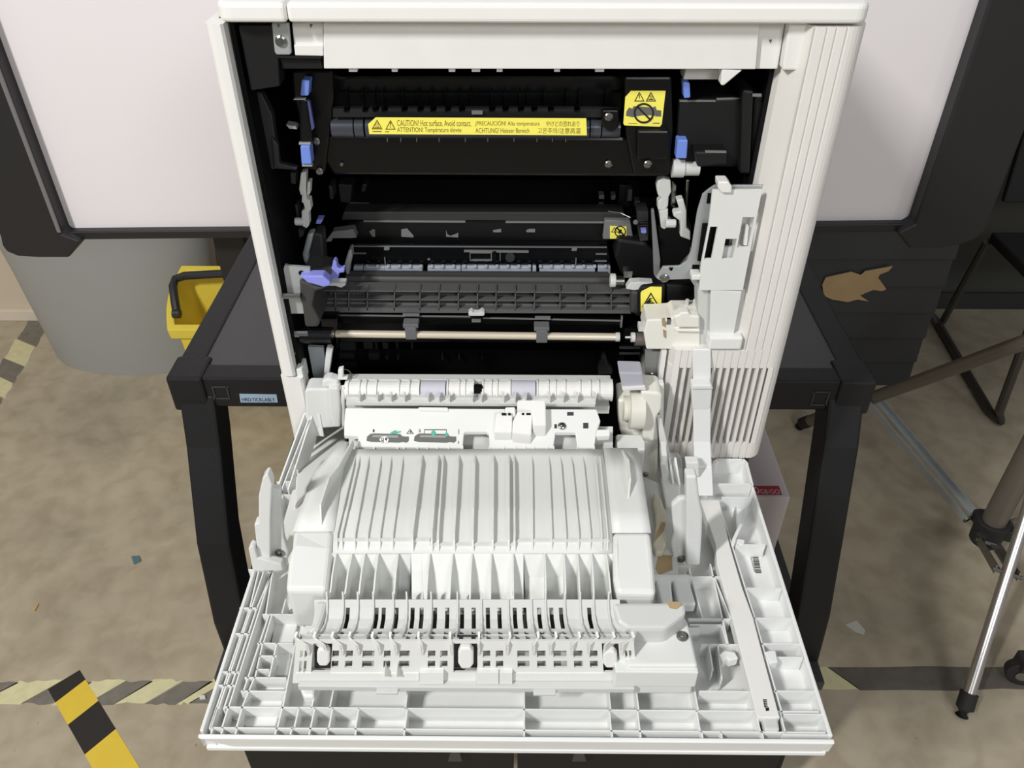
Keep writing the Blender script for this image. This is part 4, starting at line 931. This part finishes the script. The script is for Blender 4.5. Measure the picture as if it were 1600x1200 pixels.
for k in range(9): hp(mb, [(1172+k*0.8, 867+k*3), (1173+k*0.8, 867+k*3), (1173.4+k*0.8, 869+k*3), (1172.4+k*0.8, 869+k*3)], HF-0.0006, 0.0005)
mb.build('barcode', LABGREY, DR)
mb = MB(); wall(mb, PH(1147, 842, HD-0.008), PH(1158, 818, HD-0.008), 0.018, 0.003); wall(mb, PH(1147, 842, HD-0.004), PH(1163, 845, HD-0.004), 0.012, 0.002); mb.build('cable_hook', SHELL, DR)
mb = MB(); hp(mb, [(1124,1022),(1132,1016),(1148,1018),(1154,1028),(1140,1032),(1136,1028),(1130,1034)], HD-0.003, 0.010); hp(mb, [(1194,1018),(1202,1016),(1212,1016),(1216,1034),(1204,1036)], HD-0.002, 0.010); mb.build_each('snap_post', SHELL, DR, bev=0.001)

# --- duplex module: surface defined by its side profile
GU = [(590,.803),(598,.80),(640,.79),(700,.785)]
GG = [(700,.780),(715,.770),(760,.737),(800,.708),(838,.689),(865,.678),(935,.656),(1000,.636)]
GW = [(1000,.632),(1065,.653)]
def mapz(tab, dh=0.0):
    def f(u, v, dd=None):
        d = ray(u, v); z = interp(tab, v); p = CAM+d*z; return p+V((0, 0, dh if dd is None else dd))
    return f
MU, MG, MW = mapz(GU), mapz(GG), mapz(GW)
mb = MB(); mb.box((-0.150, 0.385, zz(HF)), (0.112, 0.60, zz(0.572))); mb.box((0.10, 0.385, zz(HF)), (0.135, 0.43, zz(0.58))); mb.box((-0.165, 0.42, zz(HF)), (0.108, 0.58, zz(0.556))); mb.build('module_base', WHITEIN, DR)
# guide surface
rib = [(556,527),(563,535),(577,555),(596,575),(612,594),(630,614),(660,645),(685,675),(693,685),(717,710),(742,739),(771,770),(795,795),(803,804),(831,832),(857,862),(875,884),(892,904),(910,922),(930,940),(937,949)]
def ge(v, l): 
    return interp([(690,545),(715,541),(760,533),(838,521),(866,520)], v) if l else interp([(690,940),(715,945),(838,957),(866,957)], v)
mb = MB(); vs_ = [703,715,730,745,760,780,800,820,838,846,865]
mb.grid([i/12 for i in range(13)], vs_, lambda s, v: MG(lerp(ge(v, 1), ge(v, 0), s), v)); gsf = mb.build('paper_guide', WHITEIN, DR, smooth=True, solid=0.002, label='curved ribbed paper guide')
mb = MB()
for i, (a, b2) in enumerate(rib):
    hgt = 0.0032 if not 6 <= i <= 13 else 0.0055
    vsq = [712,730,750,775,800,820,838,850,864]
    pts = [MG(interp([(715,a),(838,b2),(864,b2-(b2-a)*-0.0)], v)+(0 if v < 838 else (v-838)*0.0), v, hgt*(0.2 if v in (712, 864) else 1)) for v in vsq]
    mb.fin(pts, hgt+0.002, 0.0011 if not 6 <= i <= 13 else 0.0016)
mb.build('guide_ribs', WHITEIN, gsf)
mb = MB()
for ua, ub, v in ((524,672,846),(672,806,853),(806,952,847)): 
    a = MG(ua, v, 0.0012); b2 = MG(ub, v, 0.0012); mb.bar(a, b2, 0.003, 0.003)
mb.build('guide_step', WHITEIN, gsf)
# side skins
mb = MB()
mb.grid([0, .25, .5, .75, 1], [692,715,740,770,800,832], lambda s, v: MG(lerp(interp([(692,532),(740,492),(770,480),(832,458)], v), ge(v, 1), s), v, 0.001))
mb.grid([0, .25, .5, .75, 1], [702,740,770,800,834], lambda s, v: MG(lerp(ge(v, 0), interp([(702,996),(740,1003),(834,1017)], v), s), v, 0.001))
mb.build_each('side_skin', WHITEIN, DR, smooth=True, solid=0.0015)
mb = MB(); mb.fin([MG(552,694,0.006), MG(530,745,0.012), MG(517,766,0.015), MG(503,800,0.010), MG(502,828,0.0)], [0.008, 0.014, 0.018, 0.012, 0.002], 0.0014)
mb.fin([MG(972,706,0.002), MG(980,730,0.010), MG(983,760,0.010), MG(981,786,0.0)], [0.004, 0.014, 0.012, 0.002], 0.0018)
mb.build_each('side_deflector', WHITEIN, DR)
mb = MB()
for q in ([(459,831),(521,831),(519,860),(512,926),(447,926),(451,880),(457,858)], [(957,834),(1016,834),(1019,858),(1025,931),(963,930),(958,905),(957,860)]):
    pts = [MG(u, v, 0.003) for u, v in q]; mb.prism(pts, (0, 0, -0.05))
mb.build_each('corner_block', WHITEIN, DR, bev=0.004, segs=3)
# falling ribs
RS = [(550,538),(570,560),(591,583),(622,615),(671,666),(707,702),(737,734),(767,766),(801,802),(851,853),(881,884),(902,906),(924,928),(947,955),(525,515)]
mb = MB()
for a, b2 in RS:
    cen = 660 < a < 810
    mb.fin([MG(a+(0.6 if cen else 0), 866, 0.001), MG(lerp(a, b2, .5), 900, 0.003), MG(b2, 938, 0.001)], [0.010, 0.022 if not cen else 0.012, 0.030 if not cen else 0.018], 0.0013)
mb.grid([0, 1], [864, 885, 938], lambda s, v: MG(lerp(518, 642, s)-(v-864)*0.14, v, -interp([(864, 0), (880, .016), (938, .026)], v)))
mb.grid([0, 1], [864, 885, 938], lambda s, v: MG(lerp(660, 818, s), v, -interp([(864, 0), (885, .004), (938, .014)], v)))
mb.grid([0, 1], [864, 885, 938], lambda s, v: MG(lerp(642, 660, s), v, -interp([(864, 0), (885, .006), (938, .012)], v)))
mb.grid([0, 1], [864, 885, 938], lambda s, v: MG(lerp(818, 958, s)+(v-864)*0.08, v, -interp([(864, 0), (880, .013), (938, .023)], v)))
mb.build('falling_ribs', WHITEIN, DR)
# slotted curved strip
slots = [544,589,600,620,645,659,680,699,722,740,762,780,804,819,842,861,876,920]
us = [492, 520]; 
for s_ in slots: us += [s_-3.2, s_+3.2]
us += [945, 968]; us = sorted(us); vv = [939,948,962,978,984,993,1001]
def sk2(u, v): return any(abs(u-s_) < 3.2 for s_ in slots) and (948 < v < 978 or 984 < v < 1001)
def spread(u, v): 
    k = (v-939)/61.0; return u+(u-740)*0.055*k**2*1.4
def bow(v): return -0.007*math.sin(math.pi*(v-939)/62)
mb = MB(); mb.grid(us, vv, lambda u, v: MG(spread(u, v), v, bow(v)+0.002), sk2)
st = mb.build('slotted_guide', GREYW, DR, smooth=False, solid=0.0018, label='pale grey slotted curved guide strip')
mb = MB()
for u in (512,537,560,584,615,636,674,715,752,794,830,852,882,906,927,950):
    mb.fin([MG(spread(u, v), v, bow(v)+0.005) for v in (933,945,958,972,986,1000)], 0.005, 0.0013)
mb.build('strip_ribs', GREYW, st)
mb = MB(); mb.grid([0, 1], [941, 1000], lambda s, v: MG(lerp(495, 965, s), v, -0.016)); mb.build('slot_shade_sheet', DGREY, st)  # dark sheet added below the slots, its colour stands for their shade
mb = MB(); mb.prism([MG(u, v, 0.003) for u, v in ((494,941),(513,941),(507,965),(498,990),(480,992),(488,975))], (0, 0, -0.02)); mb.prism([MG(u, v, 0.002) for u, v in ((955,943),(1070,943),(1072,960),(1040,985),(980,985),(966,975))], (0, 0, -0.03))
mb.build_each('strip_end', GREYW, st, bev=0.003)
# right flat cover with screw
mb = MB(); top = php([(982,986),(1052,985),(1046,965),(1050,958),(1068,960),(1076,975),(1091,1040),(980,1040)], 0.562); mb.prism(top, (0, 0, -0.04))
mc = mb.build('module_cover', WHITEIN, DR, bev=0.0025, segs=3)
mb = MB(); a = PH(1092, 1041, 0.562); b2 = PH(962, 1041, 0.562); mb.box((b2.x, a.y-0.003, a.z-0.024), (a.x, a.y+0.03, a.z-0.004)); mb.build('cover_ledge', WHITEIN, mc, bev=0.001)
screw(mc, PH(1066, 995, 0.562), (0, 0, 1), 0.0048)
screw(mc, PH(1060, 970, 0.562), (0, 0, 1), 0.002)
mb = MB(); mb.prism([MG(u, v, 0.0032) for u, v in ((1042,943.5),(1064,944.5),(1063,950),(1056,955),(1046,953))], (0, 0, -0.0008)); mb.build('brown_stain', STAIN, mc)
# perforated front wall
h1 = [(526,9),(547,10),(577,16),(606,9),(633,14),(675,10),(694,10),(760,10),(780,10),(817,16),(845,12),(874,18),(902,12),(926,11)]
big = [(490,520,1008,1050),(709,746,1003,1049),(940,966,1008,1052)]
ub = {463, 990}
h1 = [(c_, w_*1.15) for c_, w_ in h1]
for c_, w_ in h1: ub |= {c_-w_/2, c_+w_/2}
for a_ in big: ub |= {a_[0], a_[1]}
ub |= {471,475,478,482,975,978.5,981,985}
ub = sorted(ub); vbk = [1000,1004,1010,1015,1026,1031,1042,1049,1054,1066]
def sk3(u, v):
    for a_ in big:
        if a_[0] < u < a_[1] and 1004 < v < 1049: return True
    for c_, w_ in h1:
        if abs(u-c_) < w_/2 and (1015 < v < 1026 or 1031 < v < 1042): return True
    if (471 < u < 475 or 478 < u < 482 or 975 < u < 978.5 or 981 < u < 985) and (1015 < v < 1026 or 1031 < v < 1049): return True
    return False
mb = MB(); mb.grid(ub, vbk, lambda u, v: MW(u+(v-1000)*(740-u)*-0.0003, v), sk3); pw = mb.build('perforated_wall', WHITEIN, DR, solid=0.002, label='white perforated front wall of the paper module')
mb = MB(); mb.grid([0, 1], [1000, 1054], lambda s, v: MW(lerp(466, 986, s), v)+V((0, 0.006, -0.001))); mb.build('wall_backing', GREYW, pw)
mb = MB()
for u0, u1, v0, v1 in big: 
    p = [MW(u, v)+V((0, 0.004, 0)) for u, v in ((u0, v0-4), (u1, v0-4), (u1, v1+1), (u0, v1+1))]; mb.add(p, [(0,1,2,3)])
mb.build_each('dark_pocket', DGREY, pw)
for u, v, w_, h_ in ((506,1023,20,26),(728,1024,24,32),(953,1026,22,26)):
    mb = MB(); p = [MW(u+a_*w_/2, v+b_*h_/2)+V((0, -0.003, 0)) for a_, b_ in ((-0.7,-1),(0.6,-1),(1,-0.6),(1,0.6),(0.6,1),(-0.6,1),(-1,0.5),(-1,-0.5))]; mb.prism(p, (0, 0.006, 0)); mb.build('latch_tongue', WHITE, pw, bev=0.0015)
mb = MB()
for u in (482,509,535,560,593,619,660,706,748,793,834,860,894,920,944,972):
    mb.fin([MG(spread(u, 994), 994, 0.006), MG(spread(u, 1000), 1000, 0.004), MW(u, 1004)+V((0, -0.004, 0.003)), MW(u, 1016)+V((0, -0.002, 0))], [0.010, 0.010, 0.008, 0.004], 0.0018)
mb.build_each('wall_fin', WHITEIN, pw)
mb = MB()
for u0, u1 in ((463,655),(801,990)): 
    p = [MW(u, v)+V((0, -0.002, 0)) for u, v in ((u0,1049),(u1,1049),(u1,1060),(u0,1060))]; mb.prism(p, (0, 0.003, 0))
for u0, u1 in ((656,694),(694,745),(745,780),(780,801)):
    p = [MW(u, v)+V((0, -0.005, 0)) for u, v in ((u0+0.5,1043),(u1-0.5,1043),(u1-0.5,1060),(u0+0.5,1060))]; mb.prism(p, (0, 0.006, 0)) if u0 != 694 else None
for u in (603, 622): mb.add([MW(u-5,1054)+V((0,-0.001,0)), MW(u+5,1054)+V((0,-0.001,0)), MW(u,1032)+V((0,-0.001,0)), MW(u,1044)+V((0,-0.008,0))], [(0,1,3),(1,2,3),(2,0,3)])
mb.build_each('wall_pad', WHITEIN, pw)
mb = MB(); p = MW(468, 1064); q = MW(1090, 1064); mb.box((p.x, p.y-0.006, p.z-0.004), (MW(990,1064).x, p.y+0.02, p.z+0.002))
for u0, u1 in ((590,624),(833,868)): mb.box((MW(u0,1064).x, p.y-0.010, p.z-0.003), (MW(u1,1064).x, p.y, p.z))
mb.build('module_ledge', GREYW, pw, bev=0.0008)
mb = MB(); hp(mb, [(467,1070),(493,1070),(491,1088),(474,1088)], HD-0.004, 0.012); mb.build('corner_foot', SHELL, DR, bev=0.002)

# --- back part of module: sloping plate with instructions
def UE(v): return interp([(633,540),(705,539)], v)
mb = MB(); PL = [(538,668),(540,640),(932,642),(938,660),(932,676),(928,703),(902,703),(899,678),(868,678),(864,703),(765,704),(764,680),(760,677),(728,677),(725,679),(723,703),(559,700),(560,684),(538,683)]
mb.prism([MU(u, v, 0.002) for u, v in PL], (0, 0.0, -0.004)); pt = mb.build('instruction_plate', WHITEIN, DR, bev=0.0006, label='white plate with picture instructions')
mb = MB(); mb.prism([MU(u, v, -0.02) for u, v in ((541,640),(960,642),(960,705),(541,703))], (0, 0, -0.02)); mb.build('under_plate', GREYW, DR)
mb = MB()
for u in (559,585,622,632,653,668,684,702,723,765,787,805,820,834,855,865,902,928):
    a = MU(u, 699, 0.002); mb.fin([a, a+V((0, -0.006, -0.004)), a+V((0, -0.008, -0.010))], [0.004, 0.005, 0.002], 0.0013)
mb.build('plate_fringe', WHITEIN, pt)
def sdec(mb, pts, lift=0.0024): mb.prism([MU(u, v, lift) for u, v in pts], (0, 0, -0.0006))
mb = MB()
for dx in (0, 74):
    sdec(mb, [(573+dx,691),(574+dx,685),(579+dx,681),(584+dx,680),(626+dx,681),(628+dx,684),(632+dx,685),(639+dx,685),(639+dx,691),(636+dx,694),(629+dx,693),(624+dx,694),(580+dx,693)])
mb.build('fuser_picture', LABGREY, pt)
mb = MB()
for dx in (0, 74): sdec(mb, [(583+dx,683),(622+dx,683.5),(623+dx,687),(582+dx,686)], 0.0027)
mb.build('fuser_picture_highlight', mat('light_print', (150, 150, 146), 0.6), pt)
mb = MB(); sdec(mb, [(593,690),(597,686),(603,685),(608,690),(606,695),(598,696)], 0.003); mb.build('dial_symbol', WHITE, pt)
mb = MB()
def mfn(u, v, d=False): return V((0, 0, -0.0003)) if d else MU(u, v, 0.0031)
ringdec(mb, mfn, 598, 690, 2.6, 2.4, 1, 10); ringdec(mb, mfn, 598.5, 693.5, 2.2, 1.8, 0.9, 10)
sdec(mb, [(603,687),(606,689),(604,693),(602,690)], 0.0031)
def mfn2(u, v, d=False): return V((0, 0, -0.0003)) if d else MU(u, v, 0.0026)
triframe(mb, mfn2, 641, 677, 11, 7.5, 0.22); sdec(mb, [(640,678),(642,676),(643,679)], 0.0026)
for e in ((663,674,698,674.6),(663,674,663.6,680),(697.4,674,698,680),(716.5,674,717.3,681),(716,692,716.8,696)): sdec(mb, [(e[0],e[1]),(e[2],e[1]),(e[2],e[3]),(e[0],e[3])], 0.0026)
for ss_, u in (('1', 583.0), ('2', 654.0)):
    a = MU(u, 678, 0.0022); b2 = MU(u+(4 if ss_ == '2' else 2.4), 678, 0.0022); c2 = MU(u, 673.5, 0.0022)
    text(ss_, a, (1, 0, 0), (c2-a), b2.x-a.x, (c2-a).length, 'lettering', LABBLACK, pt)
mb.build('printed_symbols', LABBLACK, pt)
mb = MB(); sdec(mb, [(610,680),(616,676.5),(620,676),(617,678.5),(626,677),(627,678),(618,681)], 0.003); sdec(mb, [(675,684),(675,679.5),(673.5,679.5),(677.5,675),(681.5,679.5),(680,679.5),(680,684)], 0.003); sdec(mb, [(696,680),(700,680),(700,685),(696,685)], 0.003)
mb.build_each('green_arrow', GREEN, pt)
# connector block
mb = MB(); mb.prism([MU(u, v, 0.010) for u, v in ((789,648),(805,648),(806,662),(790,662))], (0, 0, -0.012)); mb.prism([MU(u, v, 0.016) for u, v in ((808,645),(852,645),(853,684),(832,684),(831,660),(808,658))], (0, 0, -0.02))
mb.prism([MU(u, v, 0.012) for u, v in ((776,660),(801,660),(800,690),(772,690))], (0, 0, -0.014)); mb.prism([MU(u, v, 0.014) for u, v in ((808,660),(832,660),(830,696),(800,693),(801,675))], (0, 0, -0.016))
cb = mb.build('sensor_block', WHITE, DR, bev=0.0012)
mb = MB()
for u in (784,794,815,822): mb.prism([MU(a_, b_, 0.0145) for a_, b_ in ((u,663),(u+(7 if u in (784, 822) else 4),663),(u+(7 if u in (784, 822) else 4),666),(u,666))], (0, 0, -0.0008))
mb.build_each('sensor_slot', VOID, cb)
screw(pt, MU(878, 668, 0.002), (0, -0.3, 1), 0.004)
mb = MB()
for q in ((886,647,896,652),(866,666,870,672),(911,664,919,672)): mb.prism([MU(q[0], q[1], 0.0026), MU(q[2], q[1], 0.0026), MU(q[2], q[3], 0.0026), MU(q[0], q[3], 0.0026)], (0, 0, -0.0006), 0)
mb.build_each('plate_cutout', DGREY, pt)
mb = MB(); mb.prism([MU(u, v, 0.001) for u, v in ((929,672),(953,672),(953,682),(931,683))], (0, 0, -0.006)); mb.build('plate_corner_tab', WHITE, pt, bev=0.001)
mb = MB(); mb.prism([MU(u, v, 0.004) for u, v in ((653,640),(701,641),(702,647),(655,646))], (0, 0, -0.004)); mb.build('plate_bump', WHITEIN, pt, bev=0.0015)
# shelf fringe and roller bar
YR = 0.634
def yb_(mb, u0, v0, u1, v1, Y, d): return vb(mb, u0, v0, u1, v1, Y, d)
mb = MB(); yb_(mb, 541, 621, 930, 633, YR-0.008, 0.01); mb2 = MB(); yb_(mb2, 541, 630.5, 930, 634.5, YR-0.016, 0.012)
for u in (562,590,611,632,669,686,702,738,752,787,805,822,859,880,902,930): yb_(mb2, u-1, 620, u+1, 632, YR-0.015, 0.008)
fs_ = mb.build('fringe_back', GREYW, DR); mb2.build('fringe', WHITEIN, fs_)
mb = MB(); rz = (PY(700, 597, YR).z-PY(700, 622, YR).z)/2
for u0, u1 in ((541,657),(699,740),(755,797),(838,955)):
    a = PY(u0, 609.5, YR+0.006); b2 = PY(u1, 609.5, YR+0.006); mb.tube([a, V((b2.x, a.y, a.z))], rz, 20)
for u in (546,564,574,590,625,641,656,700,718,727,740,755,768,777,797,839,856,867,882,905,921,934,955):
    a = PY(u, 609.5, YR+0.006); mb.tube([a-V((0.0007,0,0)), a+V((0.0007,0,0))], rz*1.12, 20)
rb = mb.build('roller_cradle', WHITE, DR, smooth=False)
for p in rb.data.polygons: p.use_smooth = False
mb = MB(); yb_(mb, 541, 594, 955, 601, YR+0.010, 0.01); mb.build('cradle_rail', GREYW, rb, bev=0.001)
for u0, u1 in ((658.5,697),(799,836.5)):
    mb = MB(); a = PY(u0, 609.5, YR+0.004); b2 = PY(u1, 609.5, YR+0.004); mb.tube([a, V((b2.x, a.y, a.z))], rz*0.98, 24); mb.build('roller_pad', ROLLPAD, rb, smooth=True)
mb = MB(); yb_(mb, 740.5, 605, 754.5, 620, YR-0.002, 0.004); mb.build('cradle_hole', VOID, rb)
mb = MB(); yb_(mb, 541, 634, 952, 645, YR+0.0, 0.012); mb.build('plate_upstand', WHITEIN, DR)
# left hinge cluster
mb = MB()
for q, Y, d in (([(476,612),(480,608),(520,608),(527,616),(527,668),(495,670),(478,645)], 0.640, 0.02), ([(503,596),(510,592),(516,592),(528,596),(530,606),(503,606)], 0.636, 0.012), ([(512,606),(529,606),(533,640),(532,668),(520,668),(514,640)], 0.630, 0.012)): vp(mb, q, Y, d)
mb.build('left_hinge_block', CLEARW, DR, bev=0.002)
mb = MB(); vp(mb, [(528,578),(536,576),(536,590),(543,590),(543,594),(528,594)], 0.640, 0.006); hcyl(mb, 527, 541, 606, 0.638, 0.003, 10); vp(mb, [(533,610),(538,606),(540,664),(534,668),(531,640)], 0.632, 0.008); mb.build('left_hinge_arm', WHITE, DR, bev=0.001)
wirepts = [PY(528+11*math.cos(a_)+11, 590-13*math.sin(a_), 0.645) for a_ in [i*math.pi/10 for i in range(11)]]
mb = MB(); mb.tube(wirepts, 0.0005, 6); mb.build('hinge_spring', CHROME, DR)
# left side wing
mb = MB(); A_ = PY(476, 645, 0.644); B_ = PH(398, 892, HD-0.001)
wall(mb, A_, PH(433, 763, 0.602), 0.03, 0.0018); wall(mb, PY(487, 650, 0.640), PH(450, 765, 0.600), 0.03, 0.0015); wall(mb, A_, PY(500, 647, 0.640), 0.03, 0.0015)
wall(mb, PY(482, 655, 0.636), PH(441, 762, 0.603), 0.02, 0.0015)
mb.build('left_wing_ribs', SHELL, DR)
mb = MB(); mb.prism([PH(u, v, 0.590) for u, v in ((500,660),(540,664),(540,690),(533,700),(505,720),(480,760),(478,770),(460,790),(462,745),(485,690))], (0, 0, -0.02)); mb.prism([PH(u, v, 0.596) for u, v in ((456,765),(480,755),(486,785),(470,830),(455,835),(440,860),(438,830))], (0, 0, -0.02)); mb.build_each('left_side_shelf', WHITEIN, DR, bev=0.002)
mb = MB(); wall(mb, PH(459, 713, 0.585), PH(464, 735, 0.585), 0.03, 0.002); wall(mb, PH(445, 752, 0.597), PH(470, 752, 0.597), 0.02, 0.0012); wall(mb, PH(441, 740, 0.597), PH(466, 740, 0.597), 0.02, 0.0012); mb.build_each('door_post', SHELL, DR)
# left nylon arm
YA = PH(425, 890, 0.600).y
mb = MB(); vp(mb, [(410,748),(415,742),(419,742),(423,752),(425,758),(424,766),(422,820),(422,880),(404,880),(397,820),(404,817),(404,775)], YA, 0.010)
vp(mb, [(422,763),(437,764),(440,805),(443,840),(450,862),(448,886),(422,886)], YA+0.008, 0.006); vp(mb, [(388,858),(391,853),(397,855),(402,872),(440,882),(442,892),(395,893)], YA-0.004, 0.008)
la = mb.build('latch_arm', CLEARW, DR, bev=0.002, label='milky nylon latch arm on the left edge')
screw(la, PY(437, 863, YA+0.008), (0, -1, 0), 0.0045)
# right nylon arm
YB2 = PH(1070, 884, 0.600).y
mb = MB(); vp(mb, [(1049,790),(1060,780),(1073,778),(1073,884),(1054,884),(1048,850),(1052,830)], YB2+0.008, 0.006); vp(mb, [(1072,745),(1089,744),(1093,780),(1098,805),(1097,835),(1094,884),(1072,884)], YB2, 0.012)
ra = mb.build('latch_arm', CLEARW, DR, bev=0.002, label='milky nylon latch arm on the right side')
screw(ra, PY(1064, 873, YB2+0.008), (0, -1, 0), 0.0045)
mb = MB(); vp(mb, [(1058,859),(1060,856),(1063,858),(1062,863),(1059,863)], YB2+0.0075, 0.0008); mb.build('star_mark', WHITE, ra)
# stained gap between module and right arm
mb = MB(); mb.prism([PH(u, v, 0.598) for u, v in ((1004,745),(1030,755),(1048,780),(1055,830),(1060,898),(1020,900),(1014,850),(1008,790))], (0, 0, -0.015)); ga = mb.build('gear_channel', GREYW, DR)
mb = MB(); mb.prism([PH(u, v, 0.590) for u, v in ((1022,768),(1034,780),(1040,800),(1038,825),(1043,845),(1036,862),(1025,863),(1020,850),(1025,820),(1024,800),(1020,785))], (0, 0, -0.008)); mb.build('channel_foam', STAIN2, ga, bev=0.002)
mb = MB(); mb.prism([PH(u, v, 0.5895) for u, v in ((1034,815),(1040,817),(1038,828),(1028,840),(1022,846),(1026,832))], (0, 0, -0.001)); mb.prism([PH(u, v, 0.5975) for u, v in ((1030,867),(1050,868),(1051,890),(1030,898),(1024,888))], (0, 0, -0.001)); mb.build('brown_stain', STAIN, ga)
mb = MB(); wall(mb, PH(1020, 899, 0.597), PH(1079, 899, 0.597), 0.02, 0.002); wall(mb, PH(1079, 899, 0.597), PH(1077, 886, 0.597), 0.02, 0.002); mb.build('channel_wall', WHITEIN, ga)
mb = MB()
for q in ([(1025,905),(1048,903),(1052,944),(1034,944)], [(1052,905),(1076,903),(1088,944),(1060,944)]): mb.prism([PH(u, v, 0.603) for u, v in q], (0, 0, -0.012))
mb.build_each('raised_pad', SHELL, DR, bev=0.002)
# right hinge / gear cluster
mb = MB()
for q, Y, d in (([(966,626),(1026,618),(1029,668),(1027,760),(1010,765),(1000,740),(975,690),(968,672)], 0.632, 0.03), ([(1002,612),(1030,614),(1035,618),(1034,640),(1026,652),(1022,690),(1004,690)], 0.622, 0.03)): vp(mb, q, Y, d)
gh = mb.build('gear_housing', IVORY, DR, bev=0.003, segs=3)
mb = MB(); vp(mb, [(967,582),(1004,583),(1008,606),(973,608)], 0.625, 0.02); mb.build('sensor_cap', mat('cap_grey', (176, 178, 186), 0.4), gh, bev=0.0015)
mb = MB(); vp(mb, [(972,607),(1008,605),(1009,609),(973,610)], 0.622, 0.02); mb.build('cap_edge', WHITE, gh)
mb = MB(); p = PY(995, 638, 0.632); mb.tube([p-V((0.008,0,0)), p+V((0.006,0,0))], 0.021, 28); mb.tube([p-V((0.014,0,0)), p-V((0.008,0,0))], 0.013, 24); mb.build('white_gear', mat('gear_ivory', (222, 220, 208), 0.4), gh, smooth=True)
mb = MB(); mb.prism([PH(u, v, 0.538) for u, v in ((962,680),(965,678),(1002,679),(1008,690),(1008,702),(967,703))], (0, 0, -0.03)); mb.build('housing_cap', WHITEIN, gh, bev=0.002)
screw(gh, PY(1009, 741, 0.630), (0, -1, 0), 0.003); screw(gh, PY(1011, 755, 0.630), (0, -1, 0), 0.0035)
mb = MB(); vp(mb, [(1030,600),(1038,600),(1036,690),(1030,740)], 0.64, 0.008); vp(mb, [(1027,655),(1034,655),(1048,715),(1062,715),(1066,722),(1068,760),(1038,760)], 0.628, 0.008); hr_ = mb.build('right_hinge_plate', WHITEIN, DR, bev=0.001)
mb = MB(); mb.fin([PY(1036, 690, 0.62), PY(1038, 712, 0.60), PH(1042, 745, 0.59)], 0.012, 0.005); mb.fin([PY(1046, 715, 0.61), PH(1052, 755, 0.59)], 0.012, 0.002); mb.fin([PY(1055, 715, 0.61), PH(1062, 758, 0.59)], 0.012, 0.002); mb.build_each('hinge_finger', WHITEIN, hr_)
mb = MB(); mb.prism([PH(u, v, 0.592) for u, v in ((1032,745),(1060,746),(1065,775),(1055,795),(1040,790))], (0, 0, -0.015)); mb.build('hinge_pocket', WHITEIN, hr_, bev=0.002)
# strap
sp = [(PY(1097, 546, 0.650), 11), (PY(1097, 600, 0.642), 12), (PY(1097, 640, 0.634), 13), (PY(1097, 690, 0.625), 14), (PY(1099, 730, 0.612), 14), (PH(1101, 775, 0.596), 14)]
mb = MB(); vs = []; fs = []
for p, w_ in sp:
    hw = 0.0088; vs += [p-V((hw, 0, 0)), p+V((hw, 0, 0)), p+V((hw, 0.0035, 0)), p+V((-hw, 0.0035, 0))]
for i in range(len(sp)-1):
    for k in range(4): a = 4*i+k; b2 = 4*i+(k+1) % 4; fs.append((a, b2, b2+4, a+4))
fs += [(3,2,1,0), tuple(4*(len(sp)-1)+k for k in range(4))]
mb.add(vs, fs); sr_ = mb.build('door_strap', CLEARW, DR, bev=0.001, label='milky nylon strap holding the door')
mb = MB(); vp(mb, [(1080,606),(1113,606),(1113,614),(1111,636),(1104,646),(1088,646),(1082,638)], 0.634, 0.008); vp(mb, [(1082,602),(1112,602),(1115,609),(1080,609)], 0.632, 0.012); mb.build('strap_collar', CLEARW, sr_, bev=0.0015)
mb = MB(); vp(mb, [(1072,723),(1092,723),(1092,745),(1074,745)], 0.60, 0.01); mb.build('strap_mount', WHITEIN, DR, bev=0.001)
